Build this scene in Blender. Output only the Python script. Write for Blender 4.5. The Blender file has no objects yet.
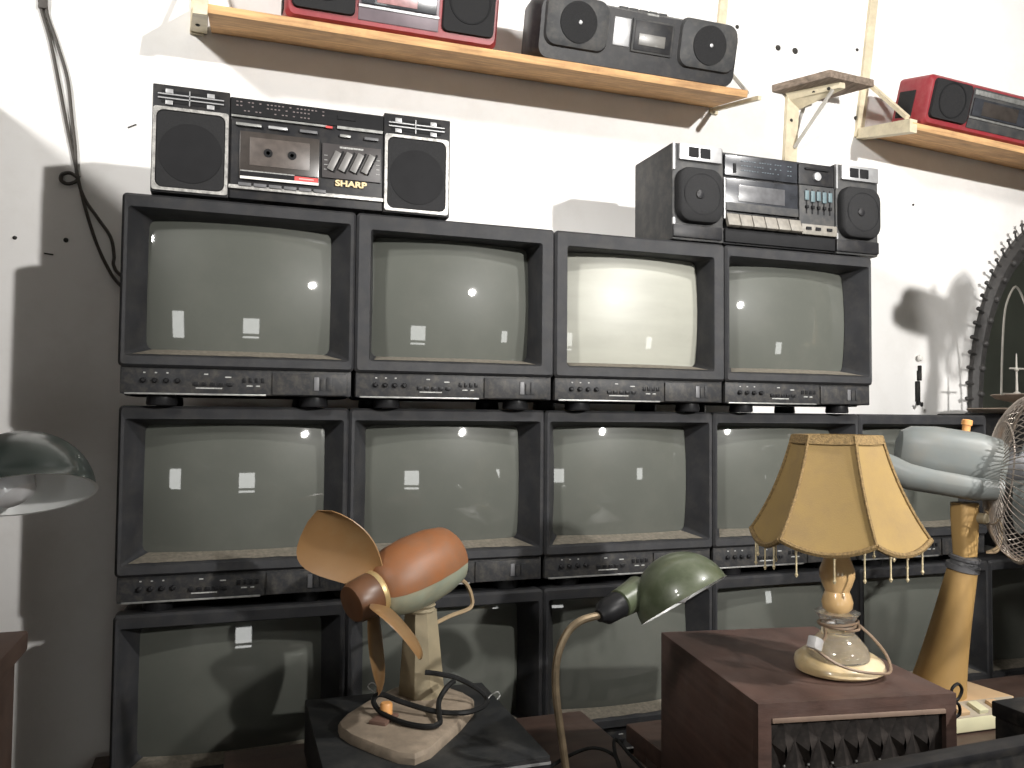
import bpy, bmesh, math, random
from math import sin, cos, pi, radians, sqrt
from mathutils import Vector, Matrix

random.seed(7)
scene = bpy.context.scene
COL = scene.collection

# ------------------------------------------------------------------ camera
cam_data = bpy.data.cameras.new('camera')
cam_data.sensor_width = 36.0
cam_data.lens = 820.0 / 1024.0 * 36.0
cam_data.clip_start = 0.02
cam = bpy.data.objects.new('camera', cam_data)
COL.objects.link(cam)
_r = Vector((0.9462005, -0.32346145, 0.00879261))
_u = Vector((-0.02126293, -0.03503904, 0.99915972))
_b = -Vector((0.32288157, 0.94559238, 0.0400317))
cam.matrix_world = Matrix((( _r.x, _u.x, _b.x, 0.0), (_r.y, _u.y, _b.y, -1.75), (_r.z, _u.z, _b.z, 1.35), (0, 0, 0, 1)))
scene.camera = cam

# ------------------------------------------------------------------ world, lights, exposure
world = bpy.data.worlds.new('world')
scene.world = world
world.use_nodes = True
world.node_tree.nodes['Background'].inputs[0].default_value = (0.75, 0.8, 0.85, 1)
world.node_tree.nodes['Background'].inputs[1].default_value = 0.3

vs = scene.view_settings
vs.view_transform = 'Standard'
vs.look = 'None'
vs.gamma = 1.0
vs.use_curve_mapping = False
vs.exposure = 0.0

LAMP_A = Vector((2.12, -4.0, 2.5))     # shaded hanging bulb far behind the camera, to the right
LAMP_C = Vector((2.2, -2.0, 3.45))    # added overhead spot, no such lamp seen, brightens the foreground
LAMP_B = Vector((-2.35, -3.0, 3.4))    # ceiling lamp on the left


def spot(name, loc, target, power, angle, blend, radius, col=(1, 0.975, 0.94)):
    l = bpy.data.lights.new(name, 'SPOT')
    l.energy = power
    l.color = col
    l.spot_size = radians(angle)
    l.spot_blend = blend
    l.shadow_soft_size = radius
    o = bpy.data.objects.new(name, l)
    COL.objects.link(o)
    o.location = loc
    o.rotation_euler = (Vector(target) - Vector(loc)).to_track_quat('-Z', 'Y').to_euler()
    return o


def point(name, loc, power, radius, col=(1, 0.95, 0.88)):
    l = bpy.data.lights.new(name, 'POINT')
    l.energy = power
    l.color = col
    l.shadow_soft_size = radius
    o = bpy.data.objects.new(name, l)
    COL.objects.link(o)
    o.location = loc
    return o


spot('hanging_lamp_light', LAMP_A + Vector((0, 0.17, 0)), (1.15, 0.48, 2.4), 860, 66, 0.9, 0.05)
spot('foreground_fill_light', LAMP_C, (1.0, -0.35, 0.8), 340, 54, 0.7, 0.07)
spot('ceiling_lamp_left_light', LAMP_B, (1.25, 0.48, 2.75), 900, 60, 0.9, 0.22)

# ------------------------------------------------------------------ materials
MATS = {}


def mat(name, col, rough=0.6, metal=0.0, var=0.12, scale=30.0, bump=0.0, bscale=200.0, coat=0.0, spec=0.5,
        dust=None, stretch=None, emit=0.0, trans=0.0, ior=1.45):
    if name in MATS:
        return MATS[name]
    m = bpy.data.materials.new(name)
    m.use_nodes = True
    nt = m.node_tree
    p = nt.nodes['Principled BSDF']
    N = nt.nodes.new
    L = nt.links.new
    tc = N('ShaderNodeTexCoord')
    mp = N('ShaderNodeMapping')
    L(tc.outputs['Object'], mp.inputs['Vector'])
    if stretch:
        mp.inputs['Scale'].default_value = stretch
    nz = N('ShaderNodeTexNoise')
    nz.inputs['Scale'].default_value = scale
    nz.inputs['Detail'].default_value = 6
    L(mp.outputs['Vector'], nz.inputs['Vector'])
    cr = N('ShaderNodeValToRGB')
    cr.color_ramp.elements[0].position = 0.3
    cr.color_ramp.elements[1].position = 0.7
    c0 = [max(0, c * (1 - var)) for c in col]
    c1 = [min(1, c * (1 + var)) for c in col]
    cr.color_ramp.elements[0].color = (*c0, 1)
    cr.color_ramp.elements[1].color = (*c1, 1)
    L(nz.outputs['Fac'], cr.inputs['Fac'])
    out = cr.outputs['Color']
    if dust:
        dcol, amt, dscale = dust
        n2 = N('ShaderNodeTexNoise')
        n2.inputs['Scale'].default_value = dscale
        n2.inputs['Detail'].default_value = 8
        n2.inputs['Roughness'].default_value = 0.7
        L(tc.outputs['Object'], n2.inputs['Vector'])
        r2 = N('ShaderNodeValToRGB')
        r2.color_ramp.elements[0].position = 0.45
        r2.color_ramp.elements[0].color = (0, 0, 0, 1)
        r2.color_ramp.elements[1].position = 0.75
        r2.color_ramp.elements[1].color = (amt, amt, amt, 1)
        L(n2.outputs['Fac'], r2.inputs['Fac'])
        mx = N('ShaderNodeMixRGB')
        L(r2.outputs['Color'], mx.inputs['Fac'])
        L(out, mx.inputs['Color1'])
        mx.inputs['Color2'].default_value = (*dcol, 1)
        out = mx.outputs['Color']
    L(out, p.inputs['Base Color'])
    p.inputs['Roughness'].default_value = rough
    p.inputs['Metallic'].default_value = metal
    p.inputs['Specular IOR Level'].default_value = spec
    if coat:
        p.inputs['Coat Weight'].default_value = coat
        p.inputs['Coat Roughness'].default_value = 0.03
    if trans:
        p.inputs['Transmission Weight'].default_value = trans
        p.inputs['IOR'].default_value = ior
    if emit:
        L(out, p.inputs['Emission Color'])
        p.inputs['Emission Strength'].default_value = emit
    if bump:
        n3 = N('ShaderNodeTexNoise')
        n3.inputs['Scale'].default_value = bscale
        n3.inputs['Detail'].default_value = 4
        L(mp.outputs['Vector'], n3.inputs['Vector'])
        b = N('ShaderNodeBump')
        b.inputs['Strength'].default_value = bump
        b.inputs['Distance'].default_value = 0.002
        L(n3.outputs['Fac'], b.inputs['Height'])
        L(b.outputs['Normal'], p.inputs['Normal'])
    MATS[name] = m
    return m


DUST = (0.16, 0.14, 0.11)
M_wall = mat('white_plaster', (0.82, 0.81, 0.795), 0.9, var=0.025, scale=3, bump=0.15, bscale=60, dust=((0.6, 0.57, 0.53), 0.35, 5))
M_dimwall = mat('dim_painted_wall', (0.21, 0.22, 0.195), 0.9, scale=2)
M_ceil = mat('ceiling_paint', (0.66, 0.65, 0.62), 0.9, scale=2)
M_floor = mat('floor_tile', (0.22, 0.20, 0.18), 0.6, scale=6)
M_tv = mat('tv_plastic', (0.026, 0.0265, 0.029), 0.5, var=0.2, scale=14, bump=0.25, bscale=900, dust=((.10, .09, .075), 0.2, 25), spec=0.18)
M_tvpanel = mat('tv_panel_plastic', (0.024, 0.0245, 0.0265), 0.45, var=0.2, scale=20, dust=(DUST, 0.3, 60), spec=0.18)
M_tvknob = mat('tv_knob_plastic', (0.012, 0.012, 0.013), 0.4, spec=0.18)
M_tvbtn = mat('tv_button_plastic', (0.10, 0.10, 0.105), 0.45)
M_print = mat('faded_white_print', (0.30, 0.30, 0.29), 0.7, var=0.4, scale=300)
M_trim = mat('dull_silver_trim', (0.26, 0.26, 0.25), 0.4, 0.5, scale=80, var=0.3)
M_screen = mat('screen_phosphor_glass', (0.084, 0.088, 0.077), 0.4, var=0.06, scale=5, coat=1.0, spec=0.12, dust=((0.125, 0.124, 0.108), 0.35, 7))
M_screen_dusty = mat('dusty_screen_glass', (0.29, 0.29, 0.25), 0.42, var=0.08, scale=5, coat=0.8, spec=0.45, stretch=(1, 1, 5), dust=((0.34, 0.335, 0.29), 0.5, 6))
M_dust = mat('settled_dust', (0.13, 0.115, 0.09), 0.95, var=0.25, scale=120, dust=((0.07, 0.065, 0.05), 0.5, 40))
M_black = mat('black_plastic', (0.016, 0.016, 0.018), 0.42, var=0.2, scale=30, dust=(DUST, 0.15, 40), spec=0.18)
M_black_rough = mat('black_speaker_mesh', (0.022, 0.022, 0.023), 0.75, var=0.3, scale=500, bump=0.5, bscale=1200, spec=0.18)
M_cone = mat('speaker_cone', (0.011, 0.011, 0.012), 0.7, spec=0.18)
M_silver = mat('worn_silver_paint', (0.42, 0.41, 0.39), 0.42, 0.5, var=0.25, scale=90, dust=((0.06, 0.06, 0.06), 0.9, 110))
M_silver2 = mat('satin_silver', (0.36, 0.36, 0.365), 0.42, 0.5, var=0.1, scale=60)
M_grey = mat('charcoal_plastic', (0.05, 0.051, 0.053), 0.5, var=0.15, scale=30, dust=(DUST, 0.3, 30), spec=0.18)
M_darkwin = mat('smoked_plastic_window', (0.045, 0.038, 0.034), 0.25, var=0.2, scale=40, coat=0.5)
M_darkwin2 = mat('blue_grey_window', (0.032, 0.034, 0.040), 0.25, var=0.35, scale=25, coat=0.5)
M_gold = mat('gold_lettering', (0.62, 0.48, 0.27), 0.45, 0.2)
M_white = mat('white_print', (0.7, 0.68, 0.64), 0.6)
M_red = mat('red_print', (0.55, 0.05, 0.045), 0.5)
M_redbody = mat('red_radio_plastic', (0.24, 0.018, 0.026), 0.45, var=0.15, scale=12, dust=((0.3, 0.13, 0.12), 0.3, 30))
M_cyan = mat('pale_blue_slider', (0.09, 0.135, 0.15), 0.5)
M_keys = mat('dusty_grey_keys', (0.19, 0.175, 0.15), 0.55, var=0.2, scale=80)
M_pink = mat('pinkish_cassette_window', (0.33, 0.17, 0.17), 0.35, var=0.3, scale=50)
M_pinewood = mat('pine_board', (0.56, 0.33, 0.15), 0.75, var=0.3, scale=9, stretch=(1, 14, 14), bump=0.3, bscale=20, dust=((0.2, 0.1, 0.05), 0.6, 9))
M_oldwood = mat('grey_weathered_wood', (0.20, 0.155, 0.12), 0.9, var=0.4, scale=10, stretch=(10, 2, 10), bump=0.8, bscale=30)
M_angle = mat('cream_slotted_steel', (0.60, 0.53, 0.38), 0.55, var=0.12, scale=25, dust=((0.38, 0.3, 0.2), 0.5, 40))
M_strut = mat('grey_steel_strut', (0.42, 0.40, 0.36), 0.5, 0.2, scale=40)
M_hole = mat('dark_hole', (0.03, 0.028, 0.025), 0.9)
M_wire = mat('dark_cable_rubber', (0.055, 0.048, 0.042), 0.6, var=0.2, scale=40)
M_cord = mat('black_cord_rubber', (0.012, 0.012, 0.012), 0.5, spec=0.18)
M_tancord = mat('tan_cord', (0.30, 0.22, 0.13), 0.55)
M_walnut = mat('dark_walnut_veneer', (0.085, 0.048, 0.038), 0.5, var=0.3, scale=6, stretch=(3, 1, 14), bump=0.15, bscale=40, dust=((0.13, 0.095, 0.085), 0.55, 14))
M_walnut_d = mat('black_brown_grille', (0.018, 0.014, 0.012), 0.55, var=0.3, scale=40, dust=((0.12, 0.10, 0.09), 0.35, 60))
M_rail = mat('tan_rail', (0.24, 0.17, 0.13), 0.5, scale=40)
M_table = mat('dark_brown_tabletop', (0.062, 0.036, 0.027), 0.5, var=0.3, scale=5, stretch=(2, 10, 10), dust=((0.12, 0.09, 0.075), 0.5, 10))
M_redwood = mat('reddish_brown_veneer', (0.075, 0.045, 0.033), 0.6, var=0.25, scale=6, stretch=(8, 2, 8))
M_blade = mat('amber_translucent_blade', (0.22, 0.12, 0.048), 0.4, var=0.12, scale=8, dust=((0.24, 0.18, 0.10), 0.45, 10))
M_hub = mat('brown_hub_plastic', (0.11, 0.05, 0.024), 0.4, var=0.2, scale=20)
M_motor = mat('worn_orange_paint', (0.235, 0.09, 0.032), 0.5, var=0.15, scale=10, dust=((0.135, 0.094, 0.068), 0.75, 9))
M_palegreen = mat('pale_green_paint', (0.25, 0.27, 0.205), 0.55, var=0.15, scale=20, dust=((0.36, 0.28, 0.17), 0.6, 15))
M_fancol = mat('aged_cream_paint', (0.27, 0.225, 0.145), 0.55, var=0.2, scale=15, dust=((0.18, 0.16, 0.11), 0.6, 18))
M_fanbase = mat('rusty_cream_base', (0.27, 0.215, 0.16), 0.7, var=0.25, scale=25, bump=0.4, bscale=60, dust=((0.15, 0.12, 0.09), 0.7, 28))
M_brass = mat('dull_brass', (0.60, 0.45, 0.22), 0.35, 0.6, var=0.15, scale=40)
M_orange = mat('orange_knob_plastic', (0.62, 0.30, 0.10), 0.45)
M_enamel = mat('green_enamel', (0.068, 0.082, 0.047), 0.35, var=0.2, scale=15, coat=0.3, dust=((0.24, 0.25, 0.19), 0.35, 20))
M_enamel_d = mat('dark_green_enamel', (0.016, 0.024, 0.021), 0.3, var=0.2, scale=15, coat=0.35)
M_enamel_w = mat('white_enamel', (0.78, 0.79, 0.78), 0.35, var=0.04, scale=10)
M_bulb = mat('frosted_white_bulb', (0.82, 0.82, 0.84), 0.15, coat=0.6)
M_neck = mat('tarnished_flex_tube', (0.26, 0.20, 0.13), 0.35, 0.7, var=0.25, scale=50)
M_shade = mat('amber_silk_shade', (0.30, 0.20, 0.072), 0.8, var=0.07, scale=9, bump=0.15, bscale=500, dust=((0.20, 0.135, 0.07), 0.6, 13))
M_shadetrim = mat('brown_gold_braid', (0.22, 0.145, 0.06), 0.85, var=0.35, scale=260, bump=0.8, bscale=500)
M_bead = mat('clear_bead_strand', (0.62, 0.52, 0.33), 0.25, coat=0.6, var=0.3, scale=200)
M_alab = mat('honey_turned_wood', (0.72, 0.47, 0.22), 0.28, var=0.14, scale=14, coat=0.6)
M_onyx = mat('cream_onyx', (0.66, 0.50, 0.27), 0.3, var=0.3, scale=18, coat=0.5, dust=((0.8, 0.74, 0.6), 0.7, 12))
M_glass = mat('clear_cast_glass', (0.93, 0.93, 0.93), 0.06, trans=0.92, var=0.02, scale=30, bump=0.35, bscale=90)
M_clear = mat('clear_plastic_plug', (0.86, 0.85, 0.85), 0.2, trans=0.5, bump=0.4, bscale=150, var=0.05)
M_flex = mat('brown_lamp_flex', (0.27, 0.19, 0.13), 0.5)
M_bluegrey = mat('pale_blue_fan_plastic', (0.155, 0.17, 0.166), 0.45, var=0.06, scale=20, dust=((0.2, 0.185, 0.155), 0.5, 12))
M_yellow = mat('yellowed_plastic', (0.40, 0.25, 0.092), 0.5, var=0.1, scale=8, dust=((0.32, 0.2, 0.08), 0.4, 10))
M_tanplastic = mat('tan_plastic', (0.55, 0.38, 0.22), 0.5, var=0.08, scale=15)
M_beige = mat('greenish_beige_plastic', (0.60, 0.57, 0.38), 0.5, var=0.06, scale=20)
M_greypanel = mat('taupe_panel', (0.38, 0.33, 0.26), 0.5)
M_chrome = mat('tarnished_chrome_wire', (0.46, 0.40, 0.35), 0.35, 0.75, var=0.25, scale=60)
M_ironframe = mat('black_iron_ornament', (0.035, 0.033, 0.032), 0.6, var=0.35, scale=60, bump=0.6, bscale=80)
M_mirror = mat('old_mirror_glass', (0.62, 0.65, 0.62), 0.03, 1.0, var=0.06, scale=8)
M_tray = mat('dusty_brown_tray', (0.24, 0.19, 0.15), 0.6, var=0.2, scale=30)
M_matblack = mat('matte_black_panel', (0.014, 0.014, 0.015), 0.6, var=0.3, scale=20, dust=(DUST, 0.25, 30), spec=0.18)
M_deck = mat('black_deck_top', (0.020, 0.021, 0.022), 0.5, var=0.25, scale=12, dust=((0.09, 0.085, 0.075), 0.45, 14), spec=0.18)
M_pane = mat('sunlit_frosted_pane', (0.95, 0.97, 0.93), 0.6, var=0.05, scale=3, emit=10.0)
M_glow = mat('glowing_lamp_globe', (1.0, 0.96, 0.88), 0.5, var=0.0, emit=60.0)
M_winframe = mat('dark_window_frame', (0.08, 0.07, 0.06), 0.6)


# ------------------------------------------------------------------ mesh helpers
def rrect(w, h, r, n=4, cx=0.0, cz=0.0):
    """rounded rectangle outline in x,z (counter-clockwise)"""
    r = min(r, w / 2 - 1e-5, h / 2 - 1e-5)
    pts = []
    for sx, sz, a0 in ((1, 1, 0), (-1, 1, pi / 2), (-1, -1, pi), (1, -1, 1.5 * pi)):
        for i in range(n + 1):
            a = a0 + pi / 2 * i / n
            pts.append((cx + sx * (w / 2 - r) + r * cos(a), cz + sz * (h / 2 - r) + r * sin(a)))
    return pts


def smooth_path(pts, sub=6, closed=False):
    P = [Vector(p) for p in pts]
    n = len(P)
    out = []
    rng = n if closed else n - 1
    for i in range(rng):
        if closed:
            p0, p1, p2, p3 = P[(i - 1) % n], P[i], P[(i + 1) % n], P[(i + 2) % n]
        else:
            p0, p1, p2, p3 = P[max(i - 1, 0)], P[i], P[i + 1], P[min(i + 2, n - 1)]
        for k in range(sub):
            t = k / sub
            out.append(0.5 * ((2 * p1) + (p2 - p0) * t + (2 * p0 - 5 * p1 + 4 * p2 - p3) * t * t + (3 * p1 - p0 - 3 * p2 + p3) * t ** 3))
    if not closed:
        out.append(P[-1])
    return out


class MB:
    def __init__(self):
        self.bm = bmesh.new()

    def loft(self, rings, cap0=True, cap1=True, closed=False, mx=None):
        vs_ = []
        for ring in rings:
            vs_.append([self.bm.verts.new((mx @ Vector(p)) if mx else Vector(p)) for p in ring])
        m = len(vs_)
        for i in range(m if closed else m - 1):
            a, b = vs_[i], vs_[(i + 1) % m]
            n = len(a)
            for j in range(n):
                k = (j + 1) % n
                try:
                    self.bm.faces.new((a[j], a[k], b[k], b[j]))
                except ValueError:
                    pass
        if not closed:
            if cap0:
                self.bm.faces.new(list(reversed(vs_[0])))
            if cap1:
                self.bm.faces.new(vs_[-1])
        return self

    def box(self, cx, cy, cz, sx, sy, sz, bev=0.0, mx=None, seg=2):
        t = bmesh.new()
        bmesh.ops.create_cube(t, size=1.0)
        for v in t.verts:
            v.co = Vector((v.co.x * sx, v.co.y * sy, v.co.z * sz))
        if bev > 0:
            bmesh.ops.bevel(t, geom=list(t.edges), offset=min(bev, 0.45 * min(sx, sy, sz)), segments=seg, affect='EDGES', profile=0.6)
        self._merge(t, Matrix.Translation((cx, cy, cz)), mx)
        return self

    def b(self, x0, x1, y0, y1, z0, z1, bev=0.0, mx=None):
        return self.box((x0 + x1) / 2, (y0 + y1) / 2, (z0 + z1) / 2, abs(x1 - x0), abs(y1 - y0), abs(z1 - z0), bev, mx)

    def _merge(self, t, m1, mx=None):
        mp = {}
        for v in t.verts:
            p = m1 @ v.co
            if mx:
                p = mx @ p
            mp[v] = self.bm.verts.new(p)
        for f in t.faces:
            self.bm.faces.new([mp[v] for v in f.verts])
        t.free()

    def lathe(self, prof, n=24, mx=None, sx=1.0):
        """profile list of (r, z) around +z"""
        rings = []
        for r, z in prof:
            rings.append([Vector((max(r, 1e-5) * cos(2 * pi * i / n) * sx, max(r, 1e-5) * sin(2 * pi * i / n), z)) for i in range(n)])
        return self.loft(rings, True, True, mx=mx)

    def tube(self, pts, r, n=8, closed=False, rads=None):
        P = [Vector(p) for p in pts]
        m = len(P)
        rings = []
        ref = None
        for i in range(m):
            if closed:
                t = P[(i + 1) % m] - P[(i - 1) % m]
            else:
                t = P[min(i + 1, m - 1)] - P[max(i - 1, 0)]
            if t.length < 1e-9:
                t = Vector((0, 0, 1))
            t.normalize()
            if ref is None:
                ref = t.orthogonal().normalized()
            else:
                ref = ref - t * ref.dot(t)
                if ref.length < 1e-6:
                    ref = t.orthogonal()
                ref.normalize()
            bn = t.cross(ref)
            rr = rads[i] if rads else r
            rings.append([P[i] + (ref * cos(2 * pi * k / n) + bn * sin(2 * pi * k / n)) * rr for k in range(n)])
        return self.loft(rings, True, True, closed=closed)

    def prism(self, poly, z0, z1, mx=None, bev=0.0):
        t = bmesh.new()
        a = [t.verts.new((p[0], p[1], z0)) for p in poly]
        bb = [t.verts.new((p[0], p[1], z1)) for p in poly]
        n = len(poly)
        t.faces.new(list(reversed(a)))
        t.faces.new(bb)
        for i in range(n):
            j = (i + 1) % n
            t.faces.new((a[i], a[j], bb[j], bb[i]))
        bmesh.ops.recalc_face_normals(t, faces=list(t.faces))
        if bev:
            bmesh.ops.bevel(t, geom=list(t.edges), offset=bev, segments=2, affect='EDGES', profile=0.6)
        self._merge(t, Matrix.Identity(4), mx)
        return self

    def build(self, name, material, parent=None, loc=(0, 0, 0), rot=(0, 0, 0), angle=35, recalc=True):
        if recalc:
            bmesh.ops.recalc_face_normals(self.bm, faces=list(self.bm.faces))
        me = bpy.data.meshes.new(name)
        self.bm.to_mesh(me)
        self.bm.free()
        for p in me.polygons:
            p.use_smooth = True
        me.set_sharp_from_angle(angle=radians(angle))
        me.materials.append(material)
        o = bpy.data.objects.new(name, me)
        COL.objects.link(o)
        o.location = loc
        o.rotation_euler = rot
        if parent:
            o.parent = parent
        return o


def tag(o, label=None, cat=None, group=None, kind=None):
    if label:
        o['label'] = label
    if cat:
        o['category'] = cat
    if group:
        o['group'] = group
    if kind:
        o['kind'] = kind
    return o


def thing(name, label, cat, loc=(0, 0, 0), rot=(0, 0, 0), group=None):
    o = bpy.data.objects.new(name, None)
    COL.objects.link(o)
    o.empty_display_size = 0.05
    o.location = loc
    o.rotation_euler = rot
    return tag(o, label, cat, group)


def copy_part(o, parent, mesh_mat=None):
    c = o.copy()
    COL.objects.link(c)
    c.parent = parent
    return c


def copy_tree(root, loc, label):
    r = root.copy()
    COL.objects.link(r)
    r.location = loc
    r['label'] = label
    for ch in list(root.children):
        c = copy_part(ch, r)
        for g in list(ch.children):
            copy_part(g, c)
    return r


def text_mesh(name, s, size, mx, material, parent, sx=1.0, depth=0.0006):
    cu = bpy.data.curves.new(name, 'FONT')
    cu.body = s
    cu.size = size
    cu.extrude = depth
    cu.offset = 0.0006
    cu.align_x = 'CENTER'
    cu.align_y = 'CENTER'
    o = bpy.data.objects.new(name + '_curve', cu)
    COL.objects.link(o)
    dg = bpy.context.evaluated_depsgraph_get()
    me = bpy.data.meshes.new_from_object(o.evaluated_get(dg))
    bpy.data.objects.remove(o)
    me.transform(Matrix.Diagonal((sx, 1, 1, 1)))
    me.transform(mx)
    me.materials.clear()
    me.materials.append(material)
    t = bpy.data.objects.new(name, me)
    COL.objects.link(t)
    t.parent = parent
    return t


FRONT = Matrix(((1, 0, 0, 0), (0, 0, -1, 0), (0, 1, 0, 0), (0, 0, 0, 1)))   # xy text plane -> xz plane facing -y


def axis_mx(origin, zdir, xhint=(0, 0, 1)):
    z = Vector(zdir).normalized()
    x = Vector(xhint) - z * Vector(xhint).dot(z)
    if x.length < 1e-5:
        x = z.orthogonal()
    x.normalize()
    y = z.cross(x)
    o = Vector(origin)
    return Matrix(((x.x, y.x, z.x, o.x), (x.y, y.y, z.y, o.y), (x.z, y.z, z.z, o.z), (0, 0, 0, 1)))


# ------------------------------------------------------------------ room shell
WY = 0.48
X0, X1, YF, ZC = -3.0, 5.4, -5.2, 3.9


def struct(o, label=None):
    o['kind'] = 'structure'
    if label:
        o['label'] = label
    return o


struct(MB().b(X0 - .1, X1 + .1, WY, WY + .1, 0, ZC).build('wall_back', M_wall), 'white plaster wall behind the stacked televisions')
struct(MB().b(X0 - .1, X0, YF, WY, 0, ZC).build('wall_left', M_dimwall), 'dim grey green side wall out of frame')
struct(MB().b(X1, X1 + .1, YF, WY, 0, ZC).build('wall_right', M_dimwall), 'dim grey green wall opposite the left one')
struct(MB().b(X0 - .1, X1 + .1, YF - .1, WY + .1, -.1, 0).build('floor', M_floor), 'dark floor of the shop')
struct(MB().b(X0 - .1, X1 + .1, YF - .1, WY + .1, ZC, ZC + .1).build('ceiling', M_ceil), 'pale ceiling of the shop')
wins = [(-2.45, -1.95, 0.45, 1.5), (0.1, 0.7, 0.55, 1.32), (4.25, 4.7, 0.75, 1.3)]
wf = MB()
xs = X0 - .1
for (a, b_, c, d) in wins:
    wf.b(xs, a, YF - .1, YF, 0, ZC)
    wf.b(a, b_, YF - .1, YF, 0, c)
    wf.b(a, b_, YF - .1, YF, d, ZC)
    xs = b_
wf.b(xs, X1 + .1, YF - .1, YF, 0, ZC)
struct(wf.build('wall_front', M_dimwall), 'dim wall with small windows behind the photographer')
for i, (a, b_, c, d) in enumerate(wins):
    w = thing('window_%d' % (i + 1), ('tall window', 'middle window with a low bar', 'small window at the far end')[i] + ' in the wall behind the photographer', None, ((a + b_) / 2, YF, c))
    w['kind'] = 'structure'
    hw = (b_ - a) / 2
    f = MB()
    for s in (-1, 1):
        f.b(s * hw - .015, s * hw + .015, -.09, .01, 0, d - c)
    f.b(-hw, hw, -.09, .01, -.015, .015)
    f.b(-hw, hw, -.09, .01, d - c - .015, d - c + .015)
    if i == 1:
        f.b(-hw, hw, -.08, .005, .10, .19)
    f.build('window_frame', M_winframe, w)
    MB().b(-hw, hw, -.075, -.065, 0, d - c).build('pane', M_pane, w)

# marks, nails and holes on the wall
for (x, z, r) in ((-0.5, 1.768, .005), (-0.391, 1.771, .006), (1.519, 2.615, .007), (1.676, 2.571, .010), (1.743, 2.571, .011), (1.997, 2.614, .006), (2.233, 2.101, .004), (1.99, 2.376, .008)):
    m = MB().lathe([(r, 0), (r * .9, .003), (r * .3, .006)], 9, axis_mx((x, WY, z), (0, -1, 0)))
    m.build('wall_nail_hole', M_hole, bpy.data.objects['wall_back'])
for (x, z, l, a) in ((-0.427, 1.734, .02, .1), (-0.251, 2.07, .022, -.5)):
    MB().box(0, 0, 0, l, .003, .003, mx=Matrix.Translation((x, WY - .001, z)) @ Matrix.Rotation(a, 4, 'Y')).build('wall_scratch', M_hole, bpy.data.objects['wall_back'])

# ------------------------------------------------------------------ televisions
TVW, TVH = 0.455, 0.417


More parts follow.
